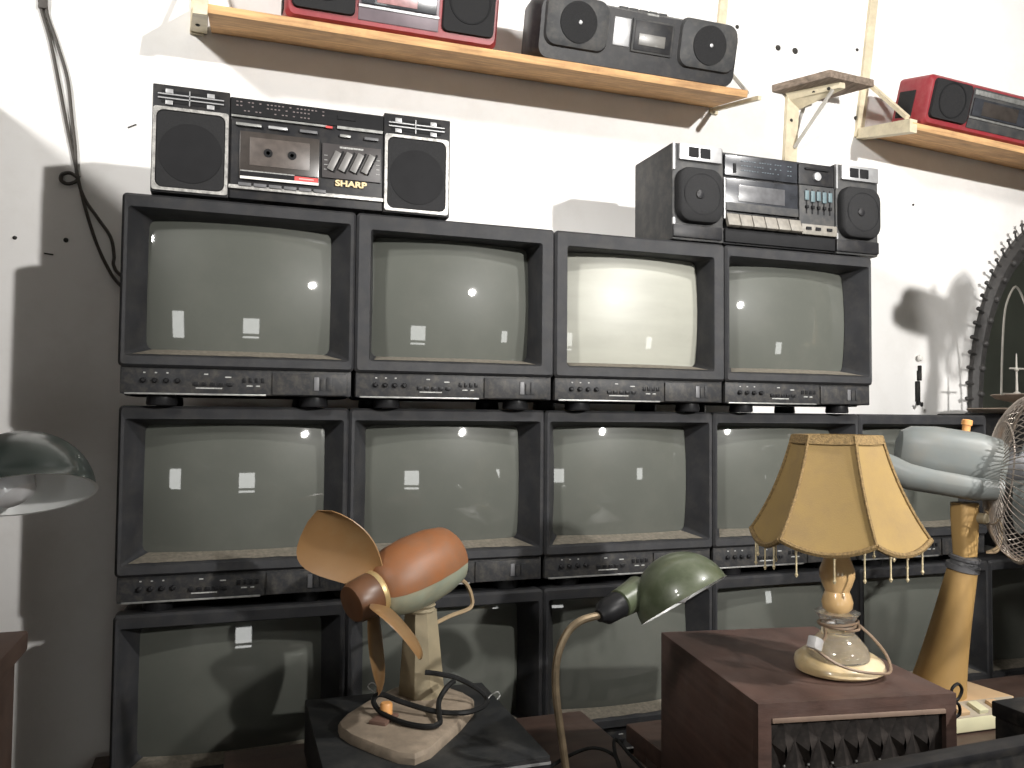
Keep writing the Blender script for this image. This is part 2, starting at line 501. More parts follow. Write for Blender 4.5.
def make_tv(flat, label):
    """flat=False: deep funnel around the glass; True: wide flat frame"""
    t = thing('television', label, 'television')
    zc = 0.245
    # cabinet
    rings = []
    for y, w, z0, z1, r in ((.052, .444, .018, .412, .008), (.16, .44, .018, .41, .012), (.30, .36, .03, .37, .03), (.40, .26, .06, .31, .03)):
        rings.append([(px, y, pz) for px, pz in rrect(w, z1 - z0, r, 3, 0, (z0 + z1) / 2)])
    MB().loft(rings, cap0=False).build('cabinet', M_tv, t)
    # bezel frame
    li, lt, lb = (.030, .034, .024) if flat else (.011, .026, .021)
    R, YA = 0.78, .036

    def glass_y(x, z):
        return YA + R - sqrt(R * R - x * x - (z - zc) ** 2)

    def rr(w, z0, z1, r, y, on_glass=None):
        base = rrect(w, z1 - z0, r, 4, 0, (z0 + z1) / 2)
        pts = []
        nb = len(base)
        for i in range(nb):
            a, b_ = base[i], base[(i + 1) % nb]
            pts.append(a)
            if i % 5 == 4:
                for k in range(1, 8):
                    pts.append((a[0] + (b_[0] - a[0]) * k / 8, a[1] + (b_[1] - a[1]) * k / 8))
        return [(px, y if on_glass is None else glass_y(px, pz) + on_glass, pz) for px, pz in pts]
    z0, z1 = .075, .417
    fz0, fz1 = z0 + lb, z1 - lt
    fw = TVW - 2 * li
    sw, sz0, sz1 = .366, .113, .380
    rings = [rr(TVW - .004, z0 + .002, z1 - .002, .008, .055), rr(TVW, z0, z1, .009, .050), rr(TVW, z0, z1, .009, .006), rr(TVW - .010, z0 + .005, z1 - .005, .006, 0.0),
             rr(fw, fz0, fz1, .006, 0.0015), rr(fw - .004, fz0 + .002, fz1 - .002, .006, .005), rr(sw, sz0, sz1, .016, 0, -.002), rr(sw + .003, sz0 - .0015, sz1 + .0015, .016, 0, .003)]
    MB().loft(rings, False, False).build('bezel', M_tv, t)
    # curved glass
    nx, nz = 24, 18
    W2, H2 = sw / 2 + .004, (sz1 - sz0) / 2 + .004
    g = MB()
    grid = []
    for j in range(nz + 1):
        row = []
        for i in range(nx + 1):
            x = -W2 + 2 * W2 * i / nx
            z = -H2 + 2 * H2 * j / nz
            row.append(g.bm.verts.new((x, glass_y(x, zc + z), zc + z)))
        grid.append(row)
    for j in range(nz):
        for i in range(nx):
            g.bm.faces.new((grid[j][i], grid[j][i + 1], grid[j + 1][i + 1], grid[j + 1][i]))
    s = g.build('screen', M_screen, t, angle=60, recalc=False)
    # dust on the lower funnel ledge
    d = MB()
    n = 24
    top = []
    bot = []
    for i in range(n + 1):
        u = -1 + 2 * i / n
        k = .0012
        top.append((u * (sw / 2 - .012), glass_y(u * (sw / 2 - .012), sz0) - .003, sz0 + k + .0004))
        bot.append((u * (fw / 2 - .012), .0095 + .004 * random.random(), fz0 + .0026 + k))
    a = [d.bm.verts.new(p) for p in top]
    bb = [d.bm.verts.new(p) for p in bot]
    for i in range(n):
        d.bm.faces.new((bb[i], bb[i + 1], a[i + 1], a[i]))
    for v in d.bm.verts:
        # sit just over the sloping ledge
        yy = v.co.y
        zl = fz0 + .002 + (sz0 - fz0 - .002) * (yy - .005) / (glass_y(v.co.x, sz0) - .007)
        v.co.z = zl + .0012
    d.build('dust_layer', M_dust, t, recalc=False)
    # control strip below
    MB().b(-.2235, .2235, .010, .06, .022, .0765, .003).build('control_panel', M_tvpanel, t)
    MB().b(-.215, .05, .0075, .012, .021, .0245, .0006).build('trim_strip', M_trim, t)
    fd = MB().b(.062, .214, .0055, .014, .024, .070, .002).build('flap_door', M_tvpanel, t)
    for i in range(3):
        MB().b(.146 + .013 * i, .156 + .013 * i, .0035, .0065, .034, .062 - .004 * (i % 2), .0006).build('button', M_tvbtn if i == 0 else M_tvpanel, fd)
    for i in range(4):
        MB().lathe([(.0055, 0), (.0052, .006), (.003, .008)], 10, axis_mx((-.182 + .021 * i, .0105, .049), (0, -1, 0))).build('knob', M_tvknob, t)
    for i in range(5):
        MB().b(-.090 + .016 * i, -.080 + .016 * i, .0065, .011, .040, .047, .0006).build('button', M_tvknob, t)
    for i in range(4):
        MB().b(.004 + .012 * i, .011 + .012 * i, .0075, .011, .048, .058, .0006).build('button', M_tvknob, t)
    pr = MB()
    for (x, z, w) in ((-.182, .063, .004), (-.161, .063, .004), (-.140, .063, .004), (-.085, .034, .05), (-.07, .062, .008), (-.03, .057, .012), (.012, .040, .012), (.03, .04, .008)):
        pr.b(x, x + w, .0092, .0101, z, z + .0025)
    pr.build('panel_markings', M_print, t)['kind'] = 'stuff'
    for sx in (-1, 1):
        for y in (.05, .27):
            MB().lathe([(.028, 0), (.030, .004), (.028, .0225)], 14, Matrix.Translation((sx * .15, y, 0))).build('foot', M_tvknob, t)
    return t


Z1, Z2, Z3 = 1.367, 0.949, 0.532
row1_labels = ['dark grey television at left end of top row, under the radio with square grilles',
               'top row television half under the right end of the square grille radio',
               'wide framed top row television with the palest, dustiest screen and nothing on it',
               'dark grey television at right end of top row, under the radio with rounded grilles']
row2_labels = ['television at left end of the middle row, left of the amber fan blade',
               'television in middle row standing directly behind and above the orange fan motor',
               'television in middle row just above the green dome of the gooseneck lamp',
               'television in middle row just left of the fringed lamp shade, partly hidden by it',
               'television at right end of middle row, between fringed shade and pale blue fan motor']
row3_labels = ['dim television at left end of the bottom row, shadowed on its right half',
               'dim bottom row television right behind the neck of the small amber bladed fan',
               'dim bottom row television behind the curved stem of the green gooseneck lamp',
               'bottom row television behind the wooden speaker, left of the lamp stem',
               'bottom row television seen between the lamp stem and the yellow fan pole',
               'bottom row television at right frame edge, right of the yellow fan pole']
tvA = make_tv(False, row1_labels[0])
tvB = make_tv(True, row1_labels[1])
GRP = 'televisions stacked in three rows against the wall'
for t in (tvA, tvB):
    t['group'] = GRP
X1S = [0.016 + 0.4565 * k for k in range(4)]
X2S = [0.0145 + 0.456 * k for k in range(6)]
tvA.location = (X1S[0], 0, Z1)
tvB.location = (X1S[1], 0, Z1)
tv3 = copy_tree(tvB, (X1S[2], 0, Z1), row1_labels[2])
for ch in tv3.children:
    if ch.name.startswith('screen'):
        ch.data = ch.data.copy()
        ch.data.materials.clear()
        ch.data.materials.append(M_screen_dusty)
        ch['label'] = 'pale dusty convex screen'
tv4 = copy_tree(tvA, (X1S[3], 0, Z1), row1_labels[3])
for k in range(5):
    copy_tree(tvA, (X2S[k], .05, Z2), row2_labels[k])
for k in range(6):
    copy_tree(tvA, (X2S[k], .05, Z3), row3_labels[k])

# long bench that carries the bottom row (below the frame)
bench = thing('low_bench', 'long dark low bench carrying the bottom row of televisions', 'bench', (1.13, .25, 0))
MB().b(-1.42, 1.6, -.23, .2, .494, .532, .004).build('bench_top', M_table, bench)
for x in (-1.35, 0, 1.5):
    for y in (-.19, .16):
        MB().b(x - .03, x + .03, y - .03, y + .03, 0, .494).build('leg', M_table, bench)

# black case right of the fifth middle-row set, standing on the last bottom-row set
cb = thing('black_case', 'black case at the right end of middle row, behind the wire fan cage', 'case', (2.5, .06, .949))
MB().b(-.215, .42, 0, .38, .004, .425, .006).build('body', M_matblack, cb)
MB().b(-.20, .40, -.006, .0, .03, .40, .002).build('front_panel', M_black, cb)
for x in (-.15, .1, .37):
    MB().b(x - .015, x + .015, .03, .33, 0, .006).build('foot', M_tvknob, cb)


# ------------------------------------------------------------------ boombox with square grilles (lettered SHARP)
def square_boombox():
    t = thing('boombox', 'wide black cassette radio with two square silver framed speaker grilles on top left television', 'radio', (-0.162, 0.002, 1.784))
    W, H, D = .610, .224, .165
    MB().b(0, .146, 0, D, .006, H, .003).build('left_speaker_box', M_black, t)
    MB().b(.462, W, 0, D, .006, H, .003).build('right_speaker_box', M_black, t)
    MB().b(.146, .462, .004, D - .004, .008, H - .006, .003).build('body', M_black, t)
    for sx in (.002, .464):
        w = .142
        fr = MB()
        o = rrect(w, .168, .006, 4, sx + w / 2, .094)
        i_ = rrect(w - .012, .156, .014, 4, sx + w / 2, .094)
        fr.loft([[(x, 0.0005, z) for x, z in o], [(x, -.004, z) for x, z in o], [(x, -.004, z) for x, z in i_], [(x, .0005, z) for x, z in i_]], False, False, closed=True)
        fr.build('grille_frame', M_silver, t)
        g = MB()
        g.loft([[(x, .0, z) for x, z in rrect(w - .013, .155, .014, 4, sx + w / 2, .094)], [(x, -.0025, z) for x, z in rrect(w - .016, .152, .013, 4, sx + w / 2, .094)]])
        gr = g.build('speaker_grille', M_black_rough, t)
        cn = MB()
        pr_ = [(.060, .0), (.060, .0012), (.056, .0014), (.02, .0011), (.0, .0012)]
        cn.lathe(pr_, 36, axis_mx((sx + w / 2, -.0025, .088), (0, -1, 0)))
        cn.build('speaker_cone', M_cone, gr)
        # vent slots above
        v = MB().b(sx + .014, sx + w - .018, -.001, .003, .1865, .2125, .001).build('vent_recess', M_cone, t)
        bars = MB()
        for z in (.1955, .2035):
            bars.b(sx + .008, sx + w - .010, -.004, -.001, z - .0012, z + .0012)
        bars.b(sx + .066, sx + .068, -.004, -.001, .184, .214)
        bars.build('vent_bar', M_silver2, v)
        for x in (.022, .100):
            for z in (.183, .206):
                MB().b(sx + x, sx + x + .014, -.003, 0, z, z + .0085, .0004).build('vent_tab', M_silver2, v)
    # tuner
    tn = MB().b(.149, .459, .001, .006, .182, .214, .001).build('tuner_dial', M_cone, t)
    tk = MB()
    for i in range(24):
        x = .158 + i * .0075
        h = .004 if i % 3 else .007
        for z in (.189, .199, .207):
            if random.random() < .6:
                tk.b(x, x + .004, .0, .0012, z, z + .0022)
    tk.build('dial_markings', mat('dim_dial_print', (.16, .13, .13), .6, var=.4, scale=200), tn)
    MB().b(.362, .40, -.001, .001, .196, .206, .0008).build('band_switch', M_cone, tn)
    MB().b(.149, .34, -.002, .004, .1755, .1795).build('chrome_line', M_trim, t)
    MB().b(.362, .459, -.002, .004, .1755, .1815).build('chrome_line', M_trim, t)
    MB().b(.338, .352, -.0025, .003, .174, .1785).build('tuning_pointer', M_red, t)
    for (x, w, mm) in ((.158, .05, M_trim), (.222, .038, M_silver2), (.285, .036, M_tvbtn), (.368, .022, M_trim), (.42, .03, M_tvbtn)):
        MB().b(x, x + w, -.003, .005, .158 - .00 * x, .1625 + .002, .0015).build('slide_button', mm, t)
    # cassette door
    dr = MB().b(.166, .326, -.002, .005, .050, .148, .002).build('cassette_door', M_darkwin, t)
    MB().b(.186, .306, -.003, -.0015, .078, .136, .0006).build('cassette_window', mat('cassette_behind_window', (.085, .07, .062), .35, var=.25, scale=60), dr)
    for x in (.222, .270):
        MB().lathe([(.009, 0), (.009, .001), (.004, .0012), (.004, .0)], 14, axis_mx((x, -.003, .106), (0, -1, 0))).build('reel_hub', M_cone, dr)
    MB().b(.168, .325, -.0032, -.0018, .049, .066, .0004).build('label_strip', M_cone, dr)
    MB().b(.168, .325, -.0036, -.003, .0485, .054).build('white_band', M_white, dr)
    MB().b(.276, .324, -.0036, -.003, .0545, .0635).build('red_badge', M_red, dr)
    MB().b(.168, .276, -.0036, -.003, .064, .0662).build('white_line', M_print, dr)
    MB().b(.285, .315, -.0041, -.0036, .0578, .0602).build('badge_text', mat('pale_pink_print', (.7, .35, .33), .6), dr)
    # equaliser
    eq = MB().b(.332, .456, -.001, .005, .068, .142, .001).build('equalizer_panel', mat('equalizer_brown', (.035, .03, .03), .45), t)
    MB().b(.368, .418, -.002, -.0005, .1335, .1375).build('equalizer_heading', M_print, eq)
    eqm = MB()
    for z in (.085, .095, .105, .115):
        eqm.b(.336, .343, -.0016, -.0005, z, z + .0015)
        eqm.b(.446, .453, -.0016, -.0005, z, z + .0015)
    eqm.build('equalizer_markings', M_print, eq)
    for i in range(4):
        x = .356 + .024 * i
        mx = Matrix.Translation((x, -.004, .104)) @ Matrix.Rotation(.42, 4, 'Y')
        MB().box(0, 0, 0, .0135, .007, .044, .001, mx).build('slider', mat('slider_grey', (.16, .155, .15), .4, .3), eq)
        MB().box(0.0085, 0.002, 0.004, .004, .004, .05, 0, mx).build('slider_slot', M_cone, eq)
    text_mesh('brand_lettering', 'SHARP', .0175, Matrix.Translation((.393, .0005, .0585)) @ FRONT, M_gold, t, 1.28, .0012)
    # lower strip with keys
    MB().b(.146, .462, -.003, .006, .027, .035, .001).build('lower_strip', M_silver, t)
    for i in range(6):
        MB().b(.165 + .03 * i, .19 + .03 * i, -.006, .004, .033, .040, .001).build('cassette_key', M_tvbtn, t)
    for x in (.03, .57):
        MB().b(x - .02, x + .02, .02, .14, 0, .007).build('foot', M_tvknob, t)


square_boombox()


# ------------------------------------------------------------------ boombox with rounded grilles
def round_boombox():
    t = thing('boombox', 'black cassette radio with rounded bulging speaker grilles on the top right television', 'radio', (1.015, .015, 1.784))
    W, H, D = .632, .250, .20
    MB().b(0, .146, .0, D, .006, H - .002, .006).build('left_speaker_box', M_grey, t)
    MB().b(.492, W, .0, D, .006, H - .002, .006).build('right_speaker_box', M_grey, t)
    MB().b(.146, .492, .008, D - .01, .008, H - .008, .003).build('body', M_black, t)
    for k, sx in enumerate((.008, .498)):
        w = .128
        cx, cz = sx + w / 2, .118
        g = MB()
        rings = []
        for (s_, y) in ((1.0, .002), (1.0, -.010), (.96, -.018), (.86, -.023), (.5, -.026), (.15, -.0265)):
            rings.append([(x, y, z) for x, z in rrect(w * s_, .138 * s_, .035 * s_, 5, cx, cz)])
        gr = g.loft(rings).build('speaker_grille', M_black_rough, t)
        MB().lathe([(.052, 0.0), (.052, .0015), (.049, .0015), (.049, .0)], 36, axis_mx((cx, -.0235, cz), (0, -1, 0))).build('cone_ring', M_cone, gr)
        MB().lathe([(.012, 0.0), (.010, .003), (.004, .0045), (0, .0048)], 16, axis_mx((cx - .01, -.026, cz - .002), (0, -1, 0))).build('dust_cap', M_black, gr)
        tw = MB().b(sx + .008, sx + w + .002, -.008, .004, .205, .246, .004).build('tweeter_panel', M_silver2, t)
        for x in (.034, .067):
            MB().b(sx + x, sx + x + .028, -.010, -.006, .213, .238, .002).build('tweeter_opening', M_cone, tw)
        MB().b(sx - .007, sx - .002, -.004, .003, .03, .06).build('chrome_edge', M_silver2, t)
        MB().b(sx - .007, sx - .002, -.004, .003, .18, .246).build('chrome_edge', M_silver2, t)
        MB().b(sx - .008, sx + w + .004, -.006, .004, .012, .045, .004).build('lower_lip', M_black, t)
    MB().b(.147, .151, -.002, .01, .07, .175).build('chrome_edge', M_silver2, t)
    # tuner
    tn = MB().b(.152, .372, .002, .01, .182, .236, .002).build('tuner_dial', M_darkwin2, t)
    tk = MB()
    for i in range(20):
        x = .20 + i * .0078
        for z in (.198, .21, .222):
            if random.random() < .65:
                tk.b(x, x + .004, .0008, .0025, z, z + .002)
    tk.build('dial_markings', mat('blue_dial_print', (.10, .13, .15), .6, var=.4, scale=200), tn)
    MB().b(.176, .184, -.001, .003, .19, .214, .001).build('dial_switch', M_cone, tn)
    vp = MB().b(.376, .488, .002, .01, .182, .236, .002).build('volume_panel', M_black, t)
    MB().lathe([(.012, 0), (.011, .006), (.0, .0065)], 18, axis_mx((.432, .002, .205), (0, -1, 0))).build('volume_knob', M_silver2, vp)
    MB().b(.395, .47, -.002, .003, .222, .227).build('volume_slot', M_cone, vp)
    # cassette door
    dr = MB().b(.153, .372, .0, .01, .092, .176, .003).build('cassette_door', M_darkwin2, t)
    MB().b(.19, .33, -.0015, .0005, .118, .160, .001).build('cassette_window', mat('cassette_pale_window', (.085, .085, .09), .3, var=.3, scale=40, coat=.5), dr)
    MB().b(.153, .372, -.002, .001, .092, .113, .001).build('door_lip', M_grey, dr)
    # equalizer
    eq = MB().b(.376, .488, .0, .01, .075, .180, .002).build('equalizer_panel', M_grey, t)
    for i in range(5):
        x = .398 + .0185 * i
        MB().b(x - .002, x + .002, -.001, .001, .105, .170).build('slider_slot', M_cone, eq)
        MB().b(x - .006, x + .006, -.004, .0, .140 - .004 * (i % 2), .165, .001).build('slider', M_cyan, eq)
        MB().b(x - .004, x + .004, -.006, .0, .118, .126, .001).build('slider_knob', M_cone, eq)
    # piano keys
    for i in range(6):
        x = .153 + .0375 * i
        mx = Matrix.Translation((x + .018, -.004, .066)) @ Matrix.Rotation(-.35, 4, 'X')
        MB().box(0, 0, 0, .0355, .012, .034, .002, mx).build('cassette_key', M_keys, t)
    kp = MB().b(.378, .490, -.008, .008, .048, .076, .003).build('switch_panel', M_keys, t)
    for x in (.40, .43, .466):
        MB().b(x - .010, x + .006, -.011, -.006, .060, .068, .001).build('switch', M_cone, kp)
    MB().b(.152, .49, .0, .02, .012, .046, .003).build('lower_apron', M_cone, t)
    for x in (.05, .58):
        MB().b(x - .02, x + .02, .03, .17, 0, .007).build('foot', M_tvknob, t)


round_boombox()


# ------------------------------------------------------------------ shelves on the wall
def bar(x0, z0, x1, z1, y0, y1, w):
    """flat bar on a wall plane from (x0,z0) to (x1,z1)"""
    m = MB()
    a, b_ = Vector((x0, 0, z0)), Vector((x1, 0, z1))
    d = (b_ - a).normalized()
    s = Vector((d.z, 0, -d.x)) * w / 2
    rings = []
    for p in (a, b_):
        rings.append([p + s + Vector((0, y0, 0)), p + s + Vector((0, y1, 0)), p - s + Vector((0, y1, 0)), p - s + Vector((0, y0, 0))])
    return m.loft(rings)


TILT = 0.25
sh = thing('wall_shelf', 'long pine plank shelf on cream steel brackets holding two radios, upper left', 'shelf', (0, WY, 2.345))
pl = MB()
pl.prism([(-.072, -.258), (.3, -.256), (.8, -.258), (1.385, -.256), (1.422, -.004), (.6, -.004), (-.07, -.004)], -.008, .012, Matrix.Rotation(TILT, 4, 'X'), .001)
pl.build('board', M_pinewood, sh)
bar(1.478, .48, 1.426, -.03, -.012, 0, .026).build('upright', M_angle, sh)
bar(-.098, .30, -.105, -.02, -.012, 0, .034).build('upright', M_angle, sh)
br = MB()
br.tube([(1.425, -.004, -.016), (1.418, -.26, -.072)], .008, 4)
br.build('bracket_arm', M_angle, sh)
ep = MB()
ep.loft([[(-.122, -.002, -.014), (-.080, -.002, -.014), (-.080, -.002, .05), (-.115, -.002, .05)], [(-.104, -.250, -.078), (-.072, -.252, -.078), (-.070, -.252, -.030), (-.098, -.250, -.030)]])
e_ = ep.build('end_plate', M_angle, sh)
MB().lathe([(.006, 0), (.004, .002)], 10, axis_mx((-.098, -.12, -.046), (0, 0, -1))).build('bolt_hole', M_hole, e_)
MB().tube([(1.49, -.01, .11), (1.418, -.20, -.035)], .006, 6).build('brace', M_strut, sh)
MB().tube([(-.10, -.01, .22), (-.085, -.20, -.02)], .006, 6).build('brace', M_angle, sh)

sr = thing('wall_shelf', 'pine plank shelf holding a red radio at upper right frame edge', 'shelf', (2.0, WY, 2.328), (0, 0.055, 0))
MB().prism([(-.012, -.256), (.5, -.258), (.95, -.256), (.95, -.004), (.0, -.004)], -.008, .012, Matrix.Rotation(TILT, 4, 'X'), .001).build('board', M_pinewood, sr)
bar(.045, .56, -.003, -.02, -.012, 0, .030).build('upright', M_angle, sr)
ar = MB()
ar.loft([[(-.012, -.004, -.024), (.018, -.004, -.024), (.018, -.004, .01), (-.012, -.004, .01)], [(-.022, -.250, -.084), (.006, -.250, -.084), (.006, -.250, -.042), (-.022, -.250, -.042)]])
ar.build('bracket_arm', M_angle, sr)
MB().tube([(.03, -.012, .17), (.006, -.21, -.02)], .009, 4).build('brace', M_angle, sr)

mb_ = thing('wall_bracket', 'short weathered board on a cream steel bracket above the rounded grille radio', 'bracket', (1.715, WY, 2.43))
MB().prism([(-.065, -.003), (.03, -.165), (.215, -.150), (.14, -.003)], -.011, .013, None, .002).build('board', M_oldwood, mb_)
bar(.012, -.012, -.012, -.40, -.014, 0, .046).build('post', M_angle, mb_)
am = MB()
am.loft([[(-.005, -.012, -.034), (.032, -.012, -.060), (.055, -.012, -.012), (-.02, -.012, -.012)], [(.085, -.145, -.030), (.105, -.145, -.030), (.105, -.145, -.012), (.085, -.145, -.012)]])
ao = am.build('bracket_arm', M_angle, mb_)
for i in range(3):
    f = (.2, .5, .8)[i]
    MB().lathe([(.006, 0), (.005, .002)], 9, axis_mx((-.004 + .085 * f, -.012 - .133 * f, -.026), (-.6, -.4, -.6))).build('bolt', M_hole, ao)
MB().tube([(.075, -.125, -.03), (.012, -.014, -.19)], .0065, 6).build('brace', M_strut, mb_)
MB().lathe([(.006, 0), (.004, .002)], 10, axis_mx((.002, -.014, -.10), (0, -1, 0))).build('bolt', M_hole, mb_)

# thin steel strip behind the shelf edge, hook on the wall
hk = thing('wall_hook', 'small black hook strip with pale knob on the white wall left of mirror', 'hook', (2.243, WY, 1.39))
k_ = MB()
for (x, z, w, h) in ((-.004, .06, .013, .07), (.004, .115, .012, .035), (-.002, .03, .008, .035), (.006, .14, .008, .02)):
    k_.box(x, -.006, z, w, .012, h, .002)
k_.build('strip', M_matblack, hk)
MB().lathe([(.005, 0), (.011, .006), (.008, .013), (0, .015)], 12, axis_mx((.003, -.004, .175), (0, -1, 0))).build('knob', M_white, hk)
MB().tube(smooth_path([(-.002, -.008, .03), (-.012, -.03, .01), (-.02, -.04, .02)], 5), .004, 6).build('hook', M_matblack, hk)


# ------------------------------------------------------------------ radios on the shelves
def red_boombox(loc, rot, label, W=.556, H=.20, D=.135, pink=True):
    t = thing('boombox', label, 'radio', loc, rot)
    rings = []
    for (y, s_) in ((0.012, .012), (0.0, .0), (-D + .012, .0), (-D, .008)):
        rings.append([(x, y, z) for x, z in rrect(W - 2 * s_, H - 2 * s_ - .004, .016, 4, W / 2, H / 2 + .002)])
    MB().loft(rings).build('body', M_redbody, t)
    f = -D
    for x0, x1 in ((.014, .165), (W - .15, W - .012)):
        gr = MB().loft([[(x, f + .002, z) for x, z in rrect(x1 - x0, H - .035, .014, 4, (x0 + x1) / 2, H / 2 + .008)], [(x, f - .010, z) for x, z in rrect(x1 - x0 - .006, H - .041, .013, 4, (x0 + x1) / 2, H / 2 + .008)]]).build('speaker_grille', M_black_rough, t)
        MB().lathe([(.055, 0), (.054, .002), (.05, .002), (.05, 0)], 28, axis_mx(((x0 + x1) / 2, f - .0095, H / 2 + .01), (0, -1, 0))).build('cone_ring', M_cone, gr)
    pn = MB().b(.172, W - .158, f - .003, f + .004, .022, H - .012, .002).build('control_panel', mat('mauve_grey_panel', (.15, .12, .135), .4, .2, var=.2, scale=15) if pink else M_grey, t)
    MB().b(.172, W - .158, f - .006, f - .002, .052, .058).build('chrome_line', M_silver2 if pink else M_trim, pn)
    MB().b(.178, W - .165, f - .008, f - .002, .06, .115, .002).build('cassette_door', M_darkwin2, pn)
    MB().b(.215, W - .215, f - .0095, f - .007, .066, .108, .001).build('cassette_window', M_pink if pink else M_darkwin, pn)
    MB().b(.178, W - .165, f - .005, f - .002, .125, H - .018, .001).build('tuner_dial', M_black if pink else M_trim, pn)
    # side grille and feet
    MB().b(-.003, .004, -D + .055, -.012, .03, H - .045, .002).build('side_vent', M_black_rough, t)
    for x in (.05, W - .05):
        MB().b(x - .02, x + .02, -D + .02, -.02, 0, .006).build('foot', M_tvknob, t)
    if not pink:
        return t
    h_ = MB().tube(smooth_path([(.02, -D * .5, H - .02), (.02, -D * .5, H + .012), (.06, -D * .5, H + .02), (W - .06, -D * .5, H + .02), (W - .02, -D * .5, H + .012), (W - .02, -D * .5, H - .02)], 4), .006, 6)
    h_.build('handle', M_black, t)
    return t


CT, ST = cos(TILT), sin(TILT)


def on_shelf(x, y, top=.012):
    """world point on the tilted board of the left shelf"""
    return (x, WY + y * CT - top * ST, 2.345 + y * ST + top * CT)


red_boombox(on_shelf(.100, -.092), (TILT, 0, 0), 'red radio with black grilles and pinkish cassette window on upper left shelf', .530, .19, .15)


def black_boombox():
    t = thing('boombox', 'black rounded radio with silver square patch at right end of the upper left shelf', 'radio', on_shelf(.728, -.108), (TILT, 0, 0))
    W, H, D = .622, .168, .138
    rings = []
    for (y, dx, z1) in ((0, .02, H - .02), (-.02, .006, H - .006), (-D * .6, .0, H), (-D + .03, .002, H - .002), (-D, .014, H - .014)):
        rings.append([(x, y, z) for x, z in rrect(W - 2 * dx, z1 - .003, .028, 5, W / 2, z1 / 2 + .002)])
    MB().loft(rings).build('body', M_black, t)
    f = -D
    for cx in (.115, W - .11):
        gr = MB().loft([[(x, f + .004, z) for x, z in rrect(.185, .135, .03, 5, cx, .1)], [(x, f - .010, z) for x, z in rrect(.175, .125, .03, 5, cx, .1)], [(x, f - .014, z) for x, z in rrect(.14, .1, .03, 5, cx, .1)]]).build('speaker_grille', M_grey, t)
        MB().lathe([(.052, 0), (.052, .003), (.047, .0035), (.02, .001), (.012, .002), (0, .003)], 32, axis_mx((cx, f - .0135, .1), (0, -1, 0))).build('speaker_cone', M_black_rough, gr)
        MB().lathe([(.006, 0), (.005, .003), (0, .004)], 12, axis_mx((cx + .004, f - .0155, .1), (0, -1, 0))).build('cone_cap', M_silver2, gr)
    MB().b(.222, .272, f - .003, f + .006, .062, .135, .003).build('silver_panel', M_silver2, t)
    dr = MB().b(.276, .402, f - .006, f + .006, .052, .140, .006).build('cassette_door', M_grey, t)
    MB().b(.283, .395, f - .0075, f - .005, .058, .134, .003).build('door_inset', M_black, dr)
    MB().b(.296, .376, f - .009, f - .007, .072, .102, .002).build('cassette_window', mat('cassette_grey_window', (.14, .135, .125), .35, coat=.5, var=.2), dr)
    MB().b(.318, .352, f - .001, f + .01, .152, .157).build('front_label', M_print, t)
    for i in range(5):
        MB().b(.25 + .03 * i, .276 + .03 * i, -D * .75, -D * .45, H - .004, H + .005, .002).build('top_button', M_grey, t)
    for x in (.06, W - .06):
        MB().b(x - .02, x + .02, -D + .02, -.02, 0, .006).build('foot', M_tvknob, t)


black_boombox()
_p = Matrix.Translation((2.0, WY, 2.328)) @ Matrix.Rotation(.055, 4, 'Y') @ Matrix.Rotation(TILT, 4, 'X') @ Vector((.035, -.108, .0122))
_e = (Matrix.Rotation(.055, 4, 'Y') @ Matrix.Rotation(TILT, 4, 'X')).to_euler()
red_boombox(tuple(_p), tuple(_e), 'red radio with dark grille front on the upper right shelf', .58, .158, .135, False)

# ------------------------------------------------------------------ mirror with iron spiked frame
mi = thing('wall_mirror', 'oval mirror in a dark spiked ornamental frame at right edge of white wall', 'mirror', (2.955, WY, .66))
A_, B_, CZ = .49, .72, .74
g = MB()
ring_o = []
ring_i = []
NN = 72
for i in range(NN):
    a = 2 * pi * i / NN
    ring_o.append((cos(a), sin(a)))
rings = []
for (s_, y) in ((1.0, -.004), (1.0, -.022), (.965, -.034), (.92, -.030), (.89, -.020), (.89, -.004)):
    rings.append([(A_ * s_ * c, y, CZ + B_ * s_ * s) for c, s in ring_o])
g.loft(rings, False, False, closed=True).build('frame', M_ironframe, mi)
g = MB()
g.loft([[(A_ * .905 * c, -.006, CZ + B_ * .905 * s) for c, s in ring_o], [(A_ * .905 * c, -.016, CZ + B_ * .905 * s) for c, s in ring_o]]).build('mirror_glass', M_mirror, mi)
for i in range(60):
    a = pi * .30 + pi * 1.4 * i / 59
    c, s = cos(a), sin(a)
    n = Vector((c / A_, 0, s / B_)).normalized()
    p = Vector((A_ * c, -.02, CZ + B_ * s))
    q = p + n * .034 + Vector((0, -.012, 0))
    m = MB()
    m.tube([p - n * .01, p + n * .018 + Vector((0, -.004, 0)), q], .004, 6, rads=[.006, .004, .003])
    m.lathe([(.001, -.006), (.008, -.001), (.007, .003), (.001, .008)], 8, axis_mx(q, n))
    m.build('spike', M_ironframe, mi)
for i in range(34):
    a = pi * .30 + pi * 1.4 * i / 33
    c, s = cos(a), sin(a)
    m = MB()
    m.lathe([(.002, 0), (.014, .004), (.010, .012), (.002, .016)], 7, axis_mx((A_ * .945 * c, -.030, CZ + B_ * .945 * s), (0, -1, 0)))
    m.build('leaf_boss', M_ironframe, mi)

